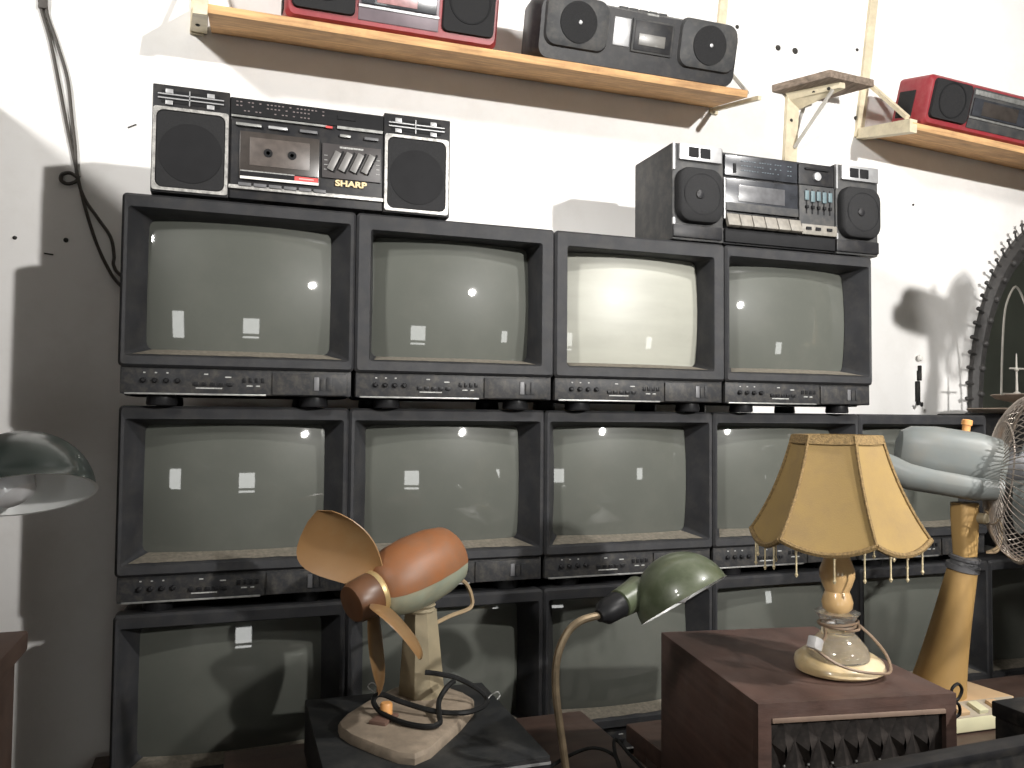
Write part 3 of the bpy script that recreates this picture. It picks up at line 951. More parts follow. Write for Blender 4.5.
# trays and wire arch on top of the black case
tr = thing('flat_tray', 'flat dusty brown tray lying on the black case, below the mirror', 'tray', (2.375, .20, 1.374))
MB().lathe([(.06, 0), (.135, .004), (.15, .014), (.147, .017), (.13, .008), (0, .006)], 32).build('dish', M_tray, tr)
tr2 = thing('round_plate', 'small round brown plate stacked on the flat tray under the wire arch', 'plate', (2.40, .19, 1.389))
MB().lathe([(.035, 0), (.04, .02), (.09, .032), (.105, .044), (.102, .047), (.085, .037), (0, .034)], 28).build('dish', M_tray, tr2)
wa = thing('wire_arch_stand', 'thin metal arch with hanging rod standing on the round plate before the mirror', 'stand', (2.355, .19, 1.433))
MB().tube(smooth_path([(-.068, 0, 0), (-.062, 0, .12), (-.05, 0, .25), (-.03, 0, .31), (0, 0, .345), (.03, 0, .31), (.05, 0, .25), (.062, 0, .12), (.068, 0, 0)], 5), .0035, 6).build('arch', M_strut, wa)
MB().lathe([(.012, 0), (.01, .008), (.004, .012), (.003, .075), (.007, .08), (.003, .09), (.002, .13), (0, .135)], 12, Matrix.Translation((.01, .01, 0))).build('rod', M_strut, wa)
MB().tube([(-.02, .01, .085), (.045, .01, .085)], .003, 6).build('crossbar', M_strut, wa)
MB().tube([(-.068, 0, 0.002), (.068, 0, 0.002)], .004, 6).build('foot_rail', M_strut, wa)

# ------------------------------------------------------------------ cables on the wall at left
wc = thing('wall_cable', 'pair of dark cables hanging down the white wall at left, running behind the televisions', 'cable', (-.37, WY, 1.93))
def wp(l):
    return smooth_path([(x + .37, -.007, z - 1.93) for x, z in l], 6)
MB().tube(wp([(-.475, 2.48), (-.463, 2.351), (-.437, 2.256), (-.415, 2.15), (-.393, 2.04), (-.373, 1.95), (-.362, 1.90), (-.345, 1.835), (-.322, 1.765), (-.297, 1.71), (-.272, 1.672), (-.20, 1.60)]), .0042, 6).build('strand', M_wire, wc)
MB().tube(wp([(-.452, 2.48), (-.449, 2.34), (-.425, 2.26), (-.398, 2.17), (-.386, 2.08), (-.376, 2.0), (-.370, 1.93), (-.352, 1.875), (-.322, 1.83), (-.292, 1.785), (-.283, 1.74), (-.283, 1.715), (-.265, 1.69), (-.19, 1.64)]), .0042, 6).build('strand', M_wire, wc)
MB().tube(wp([(-.368, 1.925), (-.385, 1.935), (-.402, 1.93), (-.404, 1.915), (-.39, 1.908), (-.372, 1.916), (-.366, 1.93)]), .0045, 6).build('cable_loop', M_wire, wc)
MB().box(-.085, -.008, .425, .02, .014, .05, .004).build('cable_clip', M_wire, wc)

# ------------------------------------------------------------------ foreground furniture
# black deck under the small fan
dk = thing('video_deck', 'flat black deck with a silver front line under the small amber bladed fan', 'deck', (.325, -.30, .69))
MB().b(-.179, .178, -.187, .20, .01, .110, .003).build('case', M_deck, dk)
MB().b(-.177, .176, -.193, -.185, .014, .106, .002).build('front_panel', M_black, dk)
MB().b(-.177, .176, -.1945, -.190, .099, .103).build('silver_line', M_silver2, dk)
MB().b(.095, .14, -.1945, -.192, .08, .088).build('front_badge', mat('dull_bronze_badge', (.25, .17, .11), .5), dk)
for x in (-.14, .14):
    for y in (-.15, .15):
        MB().lathe([(.014, 0), (.014, .0105)], 12, Matrix.Translation((x, y, 0))).build('foot', M_tvknob, dk)

# brown low cabinet under deck and gooseneck lamp
bc = thing('low_cabinet', 'low dark brown cabinet under the black deck and the green gooseneck lamp', 'cabinet', (.40, -.36, 0))
MB().b(-.40, .36, -.29, .335, .655, .69, .004).build('top', M_table, bc)
MB().b(-.38, .345, -.26, .32, .05, .655).build('carcass', M_table, bc)
for x0, x1 in ((-.375, -.02), (-.014, .34)):
    d_ = MB().b(x0, x1, -.275, -.26, .07, .645, .003).build('door', M_table, bc)
    kx = x1 - .03 if x0 < 0 else x0 + .03
    MB().lathe([(.006, 0), (.006, .012), (.013, .018), (0, .024)], 12, axis_mx((kx, -.275, .38), (0, -1, 0))).build('knob', M_brass, d_)
MB().b(-.38, .345, -.24, .30, 0, .05).build('plinth', M_tvknob, bc)

# table for the speaker and the yellow fan
tb = thing('display_table', 'dark brown table carrying the wooden speaker and the yellow fan', 'table', (1.65, -.52, 0))
MB().b(-.78, .45, -.48, .49, .61, .65, .004).build('tabletop', M_table, tb)
for x in (-.74, .41):
    for y in (-.44, .44):
        MB().b(x - .03, x + .03, y - .03, y + .03, 0, .61).build('leg', M_table, tb)

# unseen wardrobe added out of frame at left to shade the lower left wall
wd = thing('unseen_wardrobe', 'tall dark unseen wardrobe added just outside the left frame edge to shade the wall', 'wardrobe', (-.91, -.04, 0))
MB().b(-.33, .33, -.50, .49, .06, 2.07, .004).build('carcass', M_table, wd)
MB().b(-.34, .34, -.51, .495, 2.07, 2.10, .003).build('top', M_table, wd)
for x0, x1 in ((-.325, -.004), (.004, .325)):
    d_ = MB().b(x0, x1, -.52, -.50, .08, 2.05, .003).build('door', M_table, wd)
    MB().lathe([(.006, 0), (.006, .012), (.012, .018), (0, .022)], 10, axis_mx((-.03 if x0 < 0 else .03, -.52, 1.0), (0, -1, 0))).build('knob', M_brass, d_)
MB().b(-.32, .32, -.48, .47, 0, .06).build('plinth', M_tvknob, wd)

# reddish cabinet, lower left
lc = thing('side_cabinet', 'reddish brown cabinet whose corner shows at the lower left frame edge', 'cabinet', (-.53, -.85, 0))
MB().b(-.30, .297, -.30, .27, 1.055, 1.08, .004).build('top', M_redwood, lc)
MB().b(-.29, .285, -.29, .26, .06, 1.055).build('carcass', M_table, lc)
for x0, x1 in ((-.285, -.005), (.0, .28)):
    d_ = MB().b(x0, x1, -.305, -.29, .08, 1.04, .003).build('door', M_table, lc)
    MB().lathe([(.006, 0), (.006, .012), (.012, .018), (0, .022)], 10, axis_mx((x1 - .03 if x0 < -.1 else x0 + .03, -.305, .6), (0, -1, 0))).build('knob', M_brass, d_)
MB().b(-.28, .28, -.27, .25, 0, .06).build('plinth', M_tvknob, lc)

# ------------------------------------------------------------------ small old fan with amber blades
fan = thing('table_fan', 'small old table fan with three amber blades and orange motor on black deck', 'fan', (.325, -.27, .80))
FX, FY = .325, -.27


def L3(x, y, z):
    return Vector((x - FX, y - FY, z - .80))


base_poly = [(.187, -.307), (.2, -.345), (.235, -.405), (.262, -.445), (.285, -.458), (.315, -.44), (.39, -.345), (.435, -.275), (.447, -.235), (.438, -.195), (.415, -.15), (.385, -.115), (.35, -.108), (.31, -.13), (.25, -.19), (.205, -.245), (.187, -.28)]
bl = [(x - FX, y - FY) for x, y in base_poly]
cxy = (sum(p[0] for p in bl) / len(bl), sum(p[1] for p in bl) / len(bl))
rings = []
for (s_, z) in ((1.0, 0.0), (1.0, .010), (.97, .016), (.88, .0195), (.5, .022)):
    rings.append([(cxy[0] + (x - cxy[0]) * s_, cxy[1] + (y - cxy[1]) * s_, z) for x, y in bl])
MB().loft(rings).build('base', M_fanbase, fan)
# column: tapered four-sided post
fdir = Vector((-.89, -.45, 0)).normalized()
sdir = Vector((.45, -.89, 0)).normalized()
cb0 = L3(.352, -.195, .818)
ct0 = L3(.347, -.205, .985)
rings = []
for k in range(6):
    t_ = k / 5
    c = cb0.lerp(ct0, t_)
    w = .044 - .016 * t_
    w2 = .034 - .010 * t_
    rings.append([c + fdir * w2 + sdir * w * .55, c + fdir * w2 * .3 + sdir * w, c - fdir * w2 * .8 + sdir * w * .9, c - fdir * w2, c - fdir * w2 * .8 - sdir * w * .9, c + fdir * w2 * .3 - sdir * w, c + fdir * w2 - sdir * w * .55])
MB().loft(rings).build('column', M_fancol, fan, angle=20)
MB().lathe([(.028, 0), (.030, .004), (.026, .008), (.030, .013), (.026, .018), (.030, .023), (.024, .03), (.024, .045)], 20, Matrix.Translation(ct0 - Vector((0, 0, .006)))).build('swivel_collar', M_fancol, fan)
# motor
ax = Vector((-.89, -.45, -.27)).normalized()      # points to the front of the fan
mc = L3(.336, -.205, 1.054)
up = (Vector((0, 0, 1)) - ax * ax.z).normalized()
sd = ax.cross(up).normalized()


def motor_ring(d, r, a0, a1, n=18, flat=1.0):
    return [mc + ax * d + (sd * cos(a) * flat + up * sin(a)) * r for a in [a0 + (a1 - a0) * i / n for i in range(n + 1)]]


prof = [(-.098, .030), (-.095, .048), (-.085, .058), (-.05, .066), (0, .069), (.04, .066), (.07, .058), (.088, .047), (.095, .036)]
MB().loft([motor_ring(d, r, -.12, pi + .12) for d, r in prof]).build('motor_cover', M_motor, fan)
MB().loft([motor_ring(d, r * .985, pi + .10, 2 * pi - .10) for d, r in prof]).build('motor_lower_shell', M_palegreen, fan)
MB().lathe([(.04, .0), (.042, .006), (.040, .012), (.012, .016), (.012, .05)], 28, axis_mx(mc + ax * .09, ax)).build('front_collar', M_brass, fan)
hubc = mc + ax * .118
HM = axis_mx(hubc, ax, up)
MB().lathe([(.020, -.03), (.036, -.026), (.040, -.015), (.037, .022), (.033, .030), (.028, .0315), (.0, .029)], 28, HM).build('hub', M_hub, fan)
side = up.cross(ax).normalized()   # to the viewer's right when looking at the front
if side.dot(sdir) < 0:
    side = -side
for ang in (108, 338, 275):
    a = radians(ang)
    rd = side * cos(a) + up * sin(a)
    tg = -side * sin(a) + up * cos(a)
    pitch = radians(42)
    nr, nc = 14, 10
    grid = []
    for i in range(nr + 1):
        u = i / nr
        r = .022 + .155 * u
        e0 = -(.040 + .012 * sin(pi * u)) * sqrt(max(0.0, 1 - u ** 4))
        e1 = (.014 + .078 * sin(pi * min(1.0, u * .86)) ** 1.2) * sqrt(max(0.0, 1 - u ** 4))
        row = []
        pt = pitch * (1.2 - .45 * u)
        for j in range(nc + 1):
            v = j / nc
            w = e0 + (e1 - e0) * v - .004
            camb = .022 * (1 - (2 * v - 1) ** 2) * (.4 + .6 * u) * sqrt(max(0.0, 1 - u ** 4))
            row.append(hubc + rd * r + tg * (w * cos(pt)) + ax * (w * sin(pt) - camb - .002 + .03 * u * u))
        grid.append(row)
    m = MB()
    T = ax * .0012
    va = [[m.bm.verts.new(p + T) for p in row] for row in grid]
    vb = [[m.bm.verts.new(p - T) for p in row] for row in grid]
    for i in range(nr):
        for j in range(nc):
            m.bm.faces.new((va[i][j], va[i][j + 1], va[i + 1][j + 1], va[i + 1][j]))
            m.bm.faces.new((vb[i][j], vb[i + 1][j], vb[i + 1][j + 1], vb[i][j + 1]))
    for i in range(nr):
        for j in (0, nc):
            m.bm.faces.new((va[i][j], va[i + 1][j], vb[i + 1][j], vb[i][j]))
    for j in range(nc):
        for i in (0, nr):
            m.bm.faces.new((va[i][j], vb[i][j], vb[i][j + 1], va[i][j + 1]))
    m.build('blade', M_blade, fan, angle=50)
# switch on the base
sw_ = MB().box(0, 0, .004, .05, .032, .008, .002, Matrix.Translation(L3(.262, -.31, .8195)) @ Matrix.Rotation(.9, 4, 'Z')).build('switch_plate', mat('brown_switch_plate', (.14, .08, .06), .6), fan)
MB().lathe([(.011, 0), (.011, .018), (.009, .021), (0, .0215)], 16, Matrix.Translation(L3(.268, -.298, .826))).build('switch_knob', M_orange, sw_)
# tan lead from the motor back to the column
MB().tube(smooth_path([mc - ax * .085 - up * .045, mc - ax * .115 - up * .07 + sd * .0, mc - ax * .125 - up * .105, mc - ax * .115 - up * .125, mc - ax * .06 - up * .118, L3(.36, -.20, .945)], 6), .0042, 6).build('motor_lead', M_tancord, fan)
# black cord looped on the base
crd = thing('power_cord', 'black power cord coiled and tied on the base of the small fan', 'cord', (.33, -.25, .82))


def LC(pts):
    return smooth_path([Vector(p) - Vector((.33, -.25, .82)) for p in pts], 7)


MB().tube(LC([(.345, -.262, .882), (.368, -.265, .878), (.405, -.262, .866), (.44, -.275, .848), (.455, -.29, .833), (.44, -.315, .828), (.40, -.335, .828), (.35, -.325, .832), (.30, -.285, .84), (.265, -.262, .85), (.25, -.27, .843), (.258, -.30, .832), (.285, -.345, .828), (.32, -.375, .827), (.345, -.372, .828), (.352, -.345, .834), (.36, -.31, .845), (.38, -.285, .858), (.398, -.268, .862)]), .0048, 7).build('cord_loop', M_cord, crd)
MB().tube(LC([(.452, -.30, .832), (.462, -.292, .838), (.472, -.30, .846), (.478, -.296, .838), (.470, -.305, .834)]), .0012, 5).build('twist_tie', M_print, crd)
MB().tube(LC([(.268, -.262, .85), (.252, -.258, .87), (.243, -.25, .862), (.256, -.25, .85)]), .0012, 5).build('twist_tie', M_print, crd)

# ------------------------------------------------------------------ wooden speaker with lattice grille
SP = thing('wooden_speaker', 'dark brown wooden speaker box with diamond lattice grille under the fringed lamp', 'speaker', (.754 + .164, -.691 - .020, .65), (0, 0, radians(-9)))
W, D, H = .331, .405, .275
MB().b(-W / 2, W / 2, .006, D, .008, H, .003).build('cabinet', M_walnut, SP)
ff = MB()
o = [(-W / 2, .008), (W / 2, .008), (W / 2, H), (-W / 2, H)]
i_ = [(-W / 2 + .021, .03), (W / 2 - .018, .03), (W / 2 - .018, H - .022), (-W / 2 + .021, H - .022)]
ff.loft([[(x, .007, z) for x, z in o], [(x, -.010, z) for x, z in o], [(x, -.010, z) for x, z in i_], [(x, .007, z) for x, z in i_]], False, False, closed=True)
ff.build('front_frame', M_walnut, SP, angle=20)
MB().b(-W / 2 + .022, W / 2 - .019, -.012, .004, H - .030, H - .0225, .0015).build('top_rail', M_rail, SP)
gb = MB().b(-W / 2 + .021, W / 2 - .018, .0, .0058, .03, H - .03).build('grille_backing', M_walnut_d, SP)
gm = MB()
hw, hh, dp = .0185, .040, .011
for (a, b_) in (((-hw, 0), (0, hh)), ((0, hh), (hw, 0)), ((hw, 0), (0, -hh)), ((0, -hh), (-hw, 0))):
    f_ = [gm.bm.verts.new(p) for p in ((a[0], 0, a[1]), (b_[0], 0, b_[1]), (b_[0] * .12, -dp, b_[1] * .3 - .012), (a[0] * .12, -dp, a[1] * .3 - .012))]
    gm.bm.faces.new(f_)
dia = gm.build('diamond_slat', M_walnut_d, SP, angle=10)
first = True
gx0, gx1 = -W / 2 + .021, W / 2 - .018
for r_ in range(6):
    z = H - .062 - r_ * .037
    if z - hh < .028:
        break
    n = 7
    for k in range(n + (r_ % 2 == 0) * 0):
        x = gx0 + .023 + k * .0395 + (.0 if r_ % 2 == 0 else .01975)
        if x + hw > gx1:
            continue
        if first:
            c_ = dia
            first = False
        else:
            c_ = dia.copy()
            COL.objects.link(c_)
            c_.parent = SP
        c_.location = (x, 0, z)
        st = MB().lathe([(.0022, 0), (.0016, .002), (0, .0025)], 7, axis_mx((x, -.004, z - hh + .006), (0, -1, 0))).build('grille_stud', M_trim, SP)
for x in (-.13, .13):
    for y in (.04, .37):
        MB().lathe([(.015, 0), (.015, .009)], 12, Matrix.Translation((x, y, 0))).build('foot', M_tvknob, SP)
# figure-eight tie hanging at the speaker's front right corner
tie = thing('cable_tie', 'dark figure eight wire loop hanging at the corner of wooden speaker', 'wire', (1.093, -.727, .925))
MB().tube(smooth_path([(0, 0, 0), (.012, 0, .006), (.02, 0, -.004), (.012, 0, -.018), (-.004, 0, -.022), (.004, 0, -.022), (.014, 0, -.028), (.014, 0, -.042), (.0, 0, -.046), (-.004, 0, -.034), (.006, 0, -.022), (.0, 0, -.008)], 5, True), .0025, 6, True).build('loop', M_cord, tie)

# ------------------------------------------------------------------ fringed lamp on the speaker
LX, LY, LZ = 0.975, -.605, .925
lamp = thing('table_lamp', 'table lamp with scalloped amber silk shade and bead fringe on the wooden speaker', 'lamp', (LX, LY, LZ))
on = MB()
op = []
for i in range(40):
    a = 2 * pi * i / 40
    r = .070 * (1 + .10 * cos(a - .5) + .06 * cos(2 * a + .4) + .02 * cos(3 * a))
    op.append((r * cos(a), r * sin(a)))
rings = []
for (s_, z) in ((.80, 0), (.96, .004), (1.0, .012), (.97, .020), (.85, .027), (.6, .032)):
    rings.append([(x * s_, y * s_, z + .006 * y / .07 * (z > .005)) for x, y in op])
on.loft(rings).build('foot_plate', M_onyx, lamp)
MB().lathe([(.050, .026), (.051, .032), (.047, .045), (.036, .058), (.028, .066), (.024, .075), (.024, .082), (.028, .088), (.034, .098), (.037, .101), (.030, .102), (.0, .1015)], 28).build('glass_dome', M_glass, lamp)
MB().lathe([(.018, .1015), (.024, .108), (.0255, .118), (.022, .130), (.0195, .136), (.024, .146), (.0285, .160), (.0285, .172), (.023, .186), (.0195, .198), (.021, .207), (.019, .211), (0, .212)], 28).build('turned_stem', M_alab, lamp)
MB().lathe([(.006, .211), (.006, .26), (.013, .262), (.014, .30), (.0, .302)], 16).build('lamp_socket', M_brass, lamp)
MB().lathe([(.012, .30), (.018, .312), (.028, .335), (.026, .356), (.012, .370), (0, .372)], 18).build('bulb', M_bulb, lamp)
# shade
ZT, ZB = .398, .214
ROT = radians(-137)


def shade_pt(k, u, v, off=0.0):
    """panel k, u in -1..1 across, v 0 top .. 1 bottom"""
    R_top, R_bot = .070, .141
    r = R_top + (R_bot - R_top) * (.62 * v + .38 * max(v, 0.0) ** 2.4) + off
    a0 = ROT + k * pi / 3
    half = pi / 6
    # flat hexagon side, slightly hollowed
    ap = r * cos(half)
    t_ = r * sin(half) * u
    bow = .006 * (1 - u * u) * v - .0015 * (1 - u * u)
    x = (ap + bow) * cos(a0) - t_ * sin(a0)
    y = (ap + bow) * sin(a0) + t_ * cos(a0)
    zb = ZB + .018 * (u * u)                 # scallop
    z = ZT + (zb - ZT) * v
    return Vector((x, y, z))


for k in range(6):
    m = MB()
    nu, nv = 10, 12
    g1 = [[m.bm.verts.new(shade_pt(k, -1 + 2 * i / nu, j / nv)) for i in range(nu + 1)] for j in range(nv + 1)]
    g2 = [[m.bm.verts.new(shade_pt(k, -1 + 2 * i / nu, j / nv, -.002)) for i in range(nu + 1)] for j in range(nv + 1)]
    for j in range(nv):
        for i in range(nu):
            m.bm.faces.new((g1[j][i], g1[j + 1][i], g1[j + 1][i + 1], g1[j][i + 1]))
            m.bm.faces.new((g2[j][i], g2[j][i + 1], g2[j + 1][i + 1], g2[j + 1][i]))
    for i in range(nu):
        m.bm.faces.new((g1[0][i], g1[0][i + 1], g2[0][i + 1], g2[0][i]))
        m.bm.faces.new((g1[nv][i], g2[nv][i], g2[nv][i + 1], g1[nv][i + 1]))
    m.build('shade_panel', M_shade, lamp, angle=50)
    MB().tube([shade_pt(k, -1, j / 12, .001) for j in range(13)], .0032, 6).build('seam_braid', M_shadetrim, lamp)
    MB().tube([shade_pt(k, -1 + 2 * i / 12, 1.0, .001) for i in range(13)], .0048, 6).build('scallop_braid', M_shadetrim, lamp)
    tp = MB()
    tp.loft([[shade_pt(k, u, -.01, .003), shade_pt(k, u, .075, .004), shade_pt(k, u, .075, -.001), shade_pt(k, u, -.01, -.002)] for u in (-1, -.5, 0, .5, 1)])
    tp.build('top_band', M_shadetrim, lamp)
    for q, u in enumerate((-.62, .08, .7)):
        p = shade_pt(k, u + random.uniform(-.08, .08), 1.0, -.001)
        ln = random.uniform(.036, .046)
        s = MB()
        s.tube([p, p - Vector((0, 0, ln))], .0014, 5)
        s.lathe([(.001, -.004), (.0028, 0), (.001, .004)], 8, Matrix.Translation(p - Vector((0, 0, ln))))
        s.lathe([(.001, -.003), (.0024, 0), (.001, .003)], 8, Matrix.Translation(p - Vector((0, 0, .006))))
        s.build('bead_strand', M_bead, lamp)
sp_ = MB()
for k in range(3):
    a = k * 2 * pi / 3 + .4
    sp_.tube([(.012 * cos(a), .012 * sin(a), .30), (.05 * cos(a), .05 * sin(a), .385), (.068 * cos(a), .068 * sin(a), .390)], .0016, 5)
sp_.build('shade_carrier', M_brass, lamp)
# flex wound around the glass with a clear plug
fx = thing('lamp_flex', 'thin brown lamp cord with clear plug wound around the glass lamp base', 'cord', (LX, LY, LZ + .03))
pts = []
for i in range(40):
    a = -pi * .6 + 2 * pi * i / 16
    rr_ = .032 + .004 * sin(i * .9)
    pts.append((rr_ * cos(a), rr_ * sin(a), .047 + .010 * i / 40))
MB().tube(pts, .0022, 6).build('winding', M_flex, fx)
MB().tube(smooth_path([(.034, -.010, .050), (.048, -.03, .03), (.068, -.035, .005), (.066, -.048, -.012), (.045, -.066, -.016), (.01, -.078, -.010), (-.025, -.075, -.004), (-.05, -.06, .004), (-.066, -.045, .016), (-.072, -.03, .024)], 6), .0025, 6).build('flex_loop', M_flex, fx)
MB().tube(smooth_path([(-.034, -.01, .048), (-.05, -.03, .042), (-.07, -.045, .036), (-.082, -.05, .036)], 5), .0025, 6).build('flex_end', M_flex, fx)
pgx = axis_mx((-.082, -.050, .036), (-.7, -.3, .35))
MB().box(0, 0, .008, .020, .016, .026, .004, pgx).build('plug', M_clear, fx)

# ------------------------------------------------------------------ green gooseneck lamp
gl = thing('gooseneck_lamp', 'green enamel dome desk lamp on a curved brass gooseneck beside the small fan', 'lamp', (.515, -.55, .69))
GO = Vector((.515, -.55, .69))


def G(x, y, z):
    return Vector((x, y, z)) - GO


MB().lathe([(.052, 0), (.054, .008), (.046, .018), (.02, .026), (.012, .036), (0, .037)], 32, Matrix.Translation((.05, -.005, 0))).build('foot', M_enamel_d, gl)
MB().tube(smooth_path([G(.565, -.555, .722), G(.545, -.552, .735), G(.512, -.55, .772), G(.497, -.55, .849), (G(.486, -.55, .926)), G(.488, -.55, .975), G(.504, -.55, 1.012), G(.528, -.55, 1.030), G(.563, -.55, 1.037)], 6), .0062, 10).build('gooseneck', M_neck, gl)
def domelamp(root, C, nrm, sock_from, R, enamel, inner_dir=None, bulb=True):
    """C rim centre, nrm opening direction, sock_from point where the neck arrives"""
    nrm = Vector(nrm).normalized()
    mx = axis_mx(C, -nrm, (0, 0, 1))
    prof_o = []
    prof_i = []
    n = 12
    depth = R * .98
    for i in range(n + 1):
        a = pi / 2 * i / n
        prof_o.append((R * cos(a), depth * sin(a)))
    pr = [(R + .003, -.0015)] + [(r + .001, z) for r, z in prof_o]
    MB().loft([[mx @ Vector((max(r, 1e-4) * cos(2 * pi * k / 40), max(r, 1e-4) * sin(2 * pi * k / 40), z)) for k in range(40)] for r, z in pr], False, True).build('lamp_shade', enamel, root, angle=60)
    pi_ = [(R + .003, -.0015), (R - .001, -.001)] + [(r - .0015, z - .0015) for r, z in prof_o[1:]]
    MB().loft([[mx @ Vector((max(r, 1e-4) * cos(2 * pi * k / 40), max(r, 1e-4) * sin(2 * pi * k / 40), z)) for k in range(40)] for r, z in pi_], False, True).build('shade_lining', M_enamel_w, root, angle=60)
    return mx


Cg = G(.712, -.55, 1.051)
nrm = Vector((.33, -.12, -.93))
# opening direction across the picture: down and to the right
nrm = (_r * .50 + (-_u) * .86 + _b * .36).normalized()
domelamp(gl, Cg, nrm, None, .079, M_enamel)
s0 = G(.563, -.55, 1.037)
s1 = Cg - nrm * .030 - _r * .060 - _u * .016
dv = (s1 - s0)
sm = axis_mx(s0, dv)
Ls = dv.length
MB().lathe([(.010, -.006), (.013, 0), (.020, .010), (.022, Ls * .45), (.019, Ls * .5)], 18, sm).build('socket', M_tvknob, gl)
MB().lathe([(.020, Ls * .48), (.023, Ls * .5), (.024, Ls * .62), (.026, Ls * .9), (.028, Ls * 1.05)], 20, sm).build('shade_collar', M_enamel, gl)
MB().lathe([(.012, 0), (.022, .015), (.026, .03), (.018, .048), (0, .055)], 18, axis_mx(Cg - nrm * .05, nrm)).build('bulb', M_bulb, gl)
# switch knob at the socket
MB().lathe([(.004, 0), (.004, .010), (.006, .011), (.005, .018), (0, .019)], 10, axis_mx(s0 + dv * .3, (-.2, -.6, -1))).build('switch', M_tvknob, gl)

# ------------------------------------------------------------------ lamp at the left edge
ll = thing('gooseneck_lamp', 'dark green dome lamp with white lining and bulb at the left frame edge', 'lamp', (-.52, -.82, 1.08))
LO = Vector((-.52, -.82, 1.08))
Cl = Vector((-.240, -.60, 1.249)) - LO
nl = (_r * .25 + (-_u) * .93 + _b * .33).normalized()
domelamp(ll, Cl, nl, None, .080, M_enamel_d)
top = Cl - nl * .055 - _r * .060
MB().lathe([(.026, -.012), (.024, .02), (.020, .026), (.018, .055), (.010, .062)], 18, axis_mx(top, (-.95, -.1, .12))).build('socket', M_tvknob, ll)
MB().lathe([(.014, 0), (.016, .012), (.027, .030), (.029, .045), (.022, .06), (0, .068)], 20, axis_mx(Cl - nl * .045 - _r * .035, nl * .8 + _r * .5)).build('bulb', M_bulb, ll)
MB().tube(smooth_path([(0, 0, .03), (-.01, 0, .10), (-.01, .02, .16), top + Vector((-.13, -.03, -.005)), top + Vector((-.055, -.008, .012))], 7), .0065, 10).build('gooseneck', M_neck, ll)
MB().lathe([(.07, 0), (.072, .008), (.06, .018), (.02, .028), (.012, .04), (0, .041)], 32).build('foot', M_enamel_d, ll)


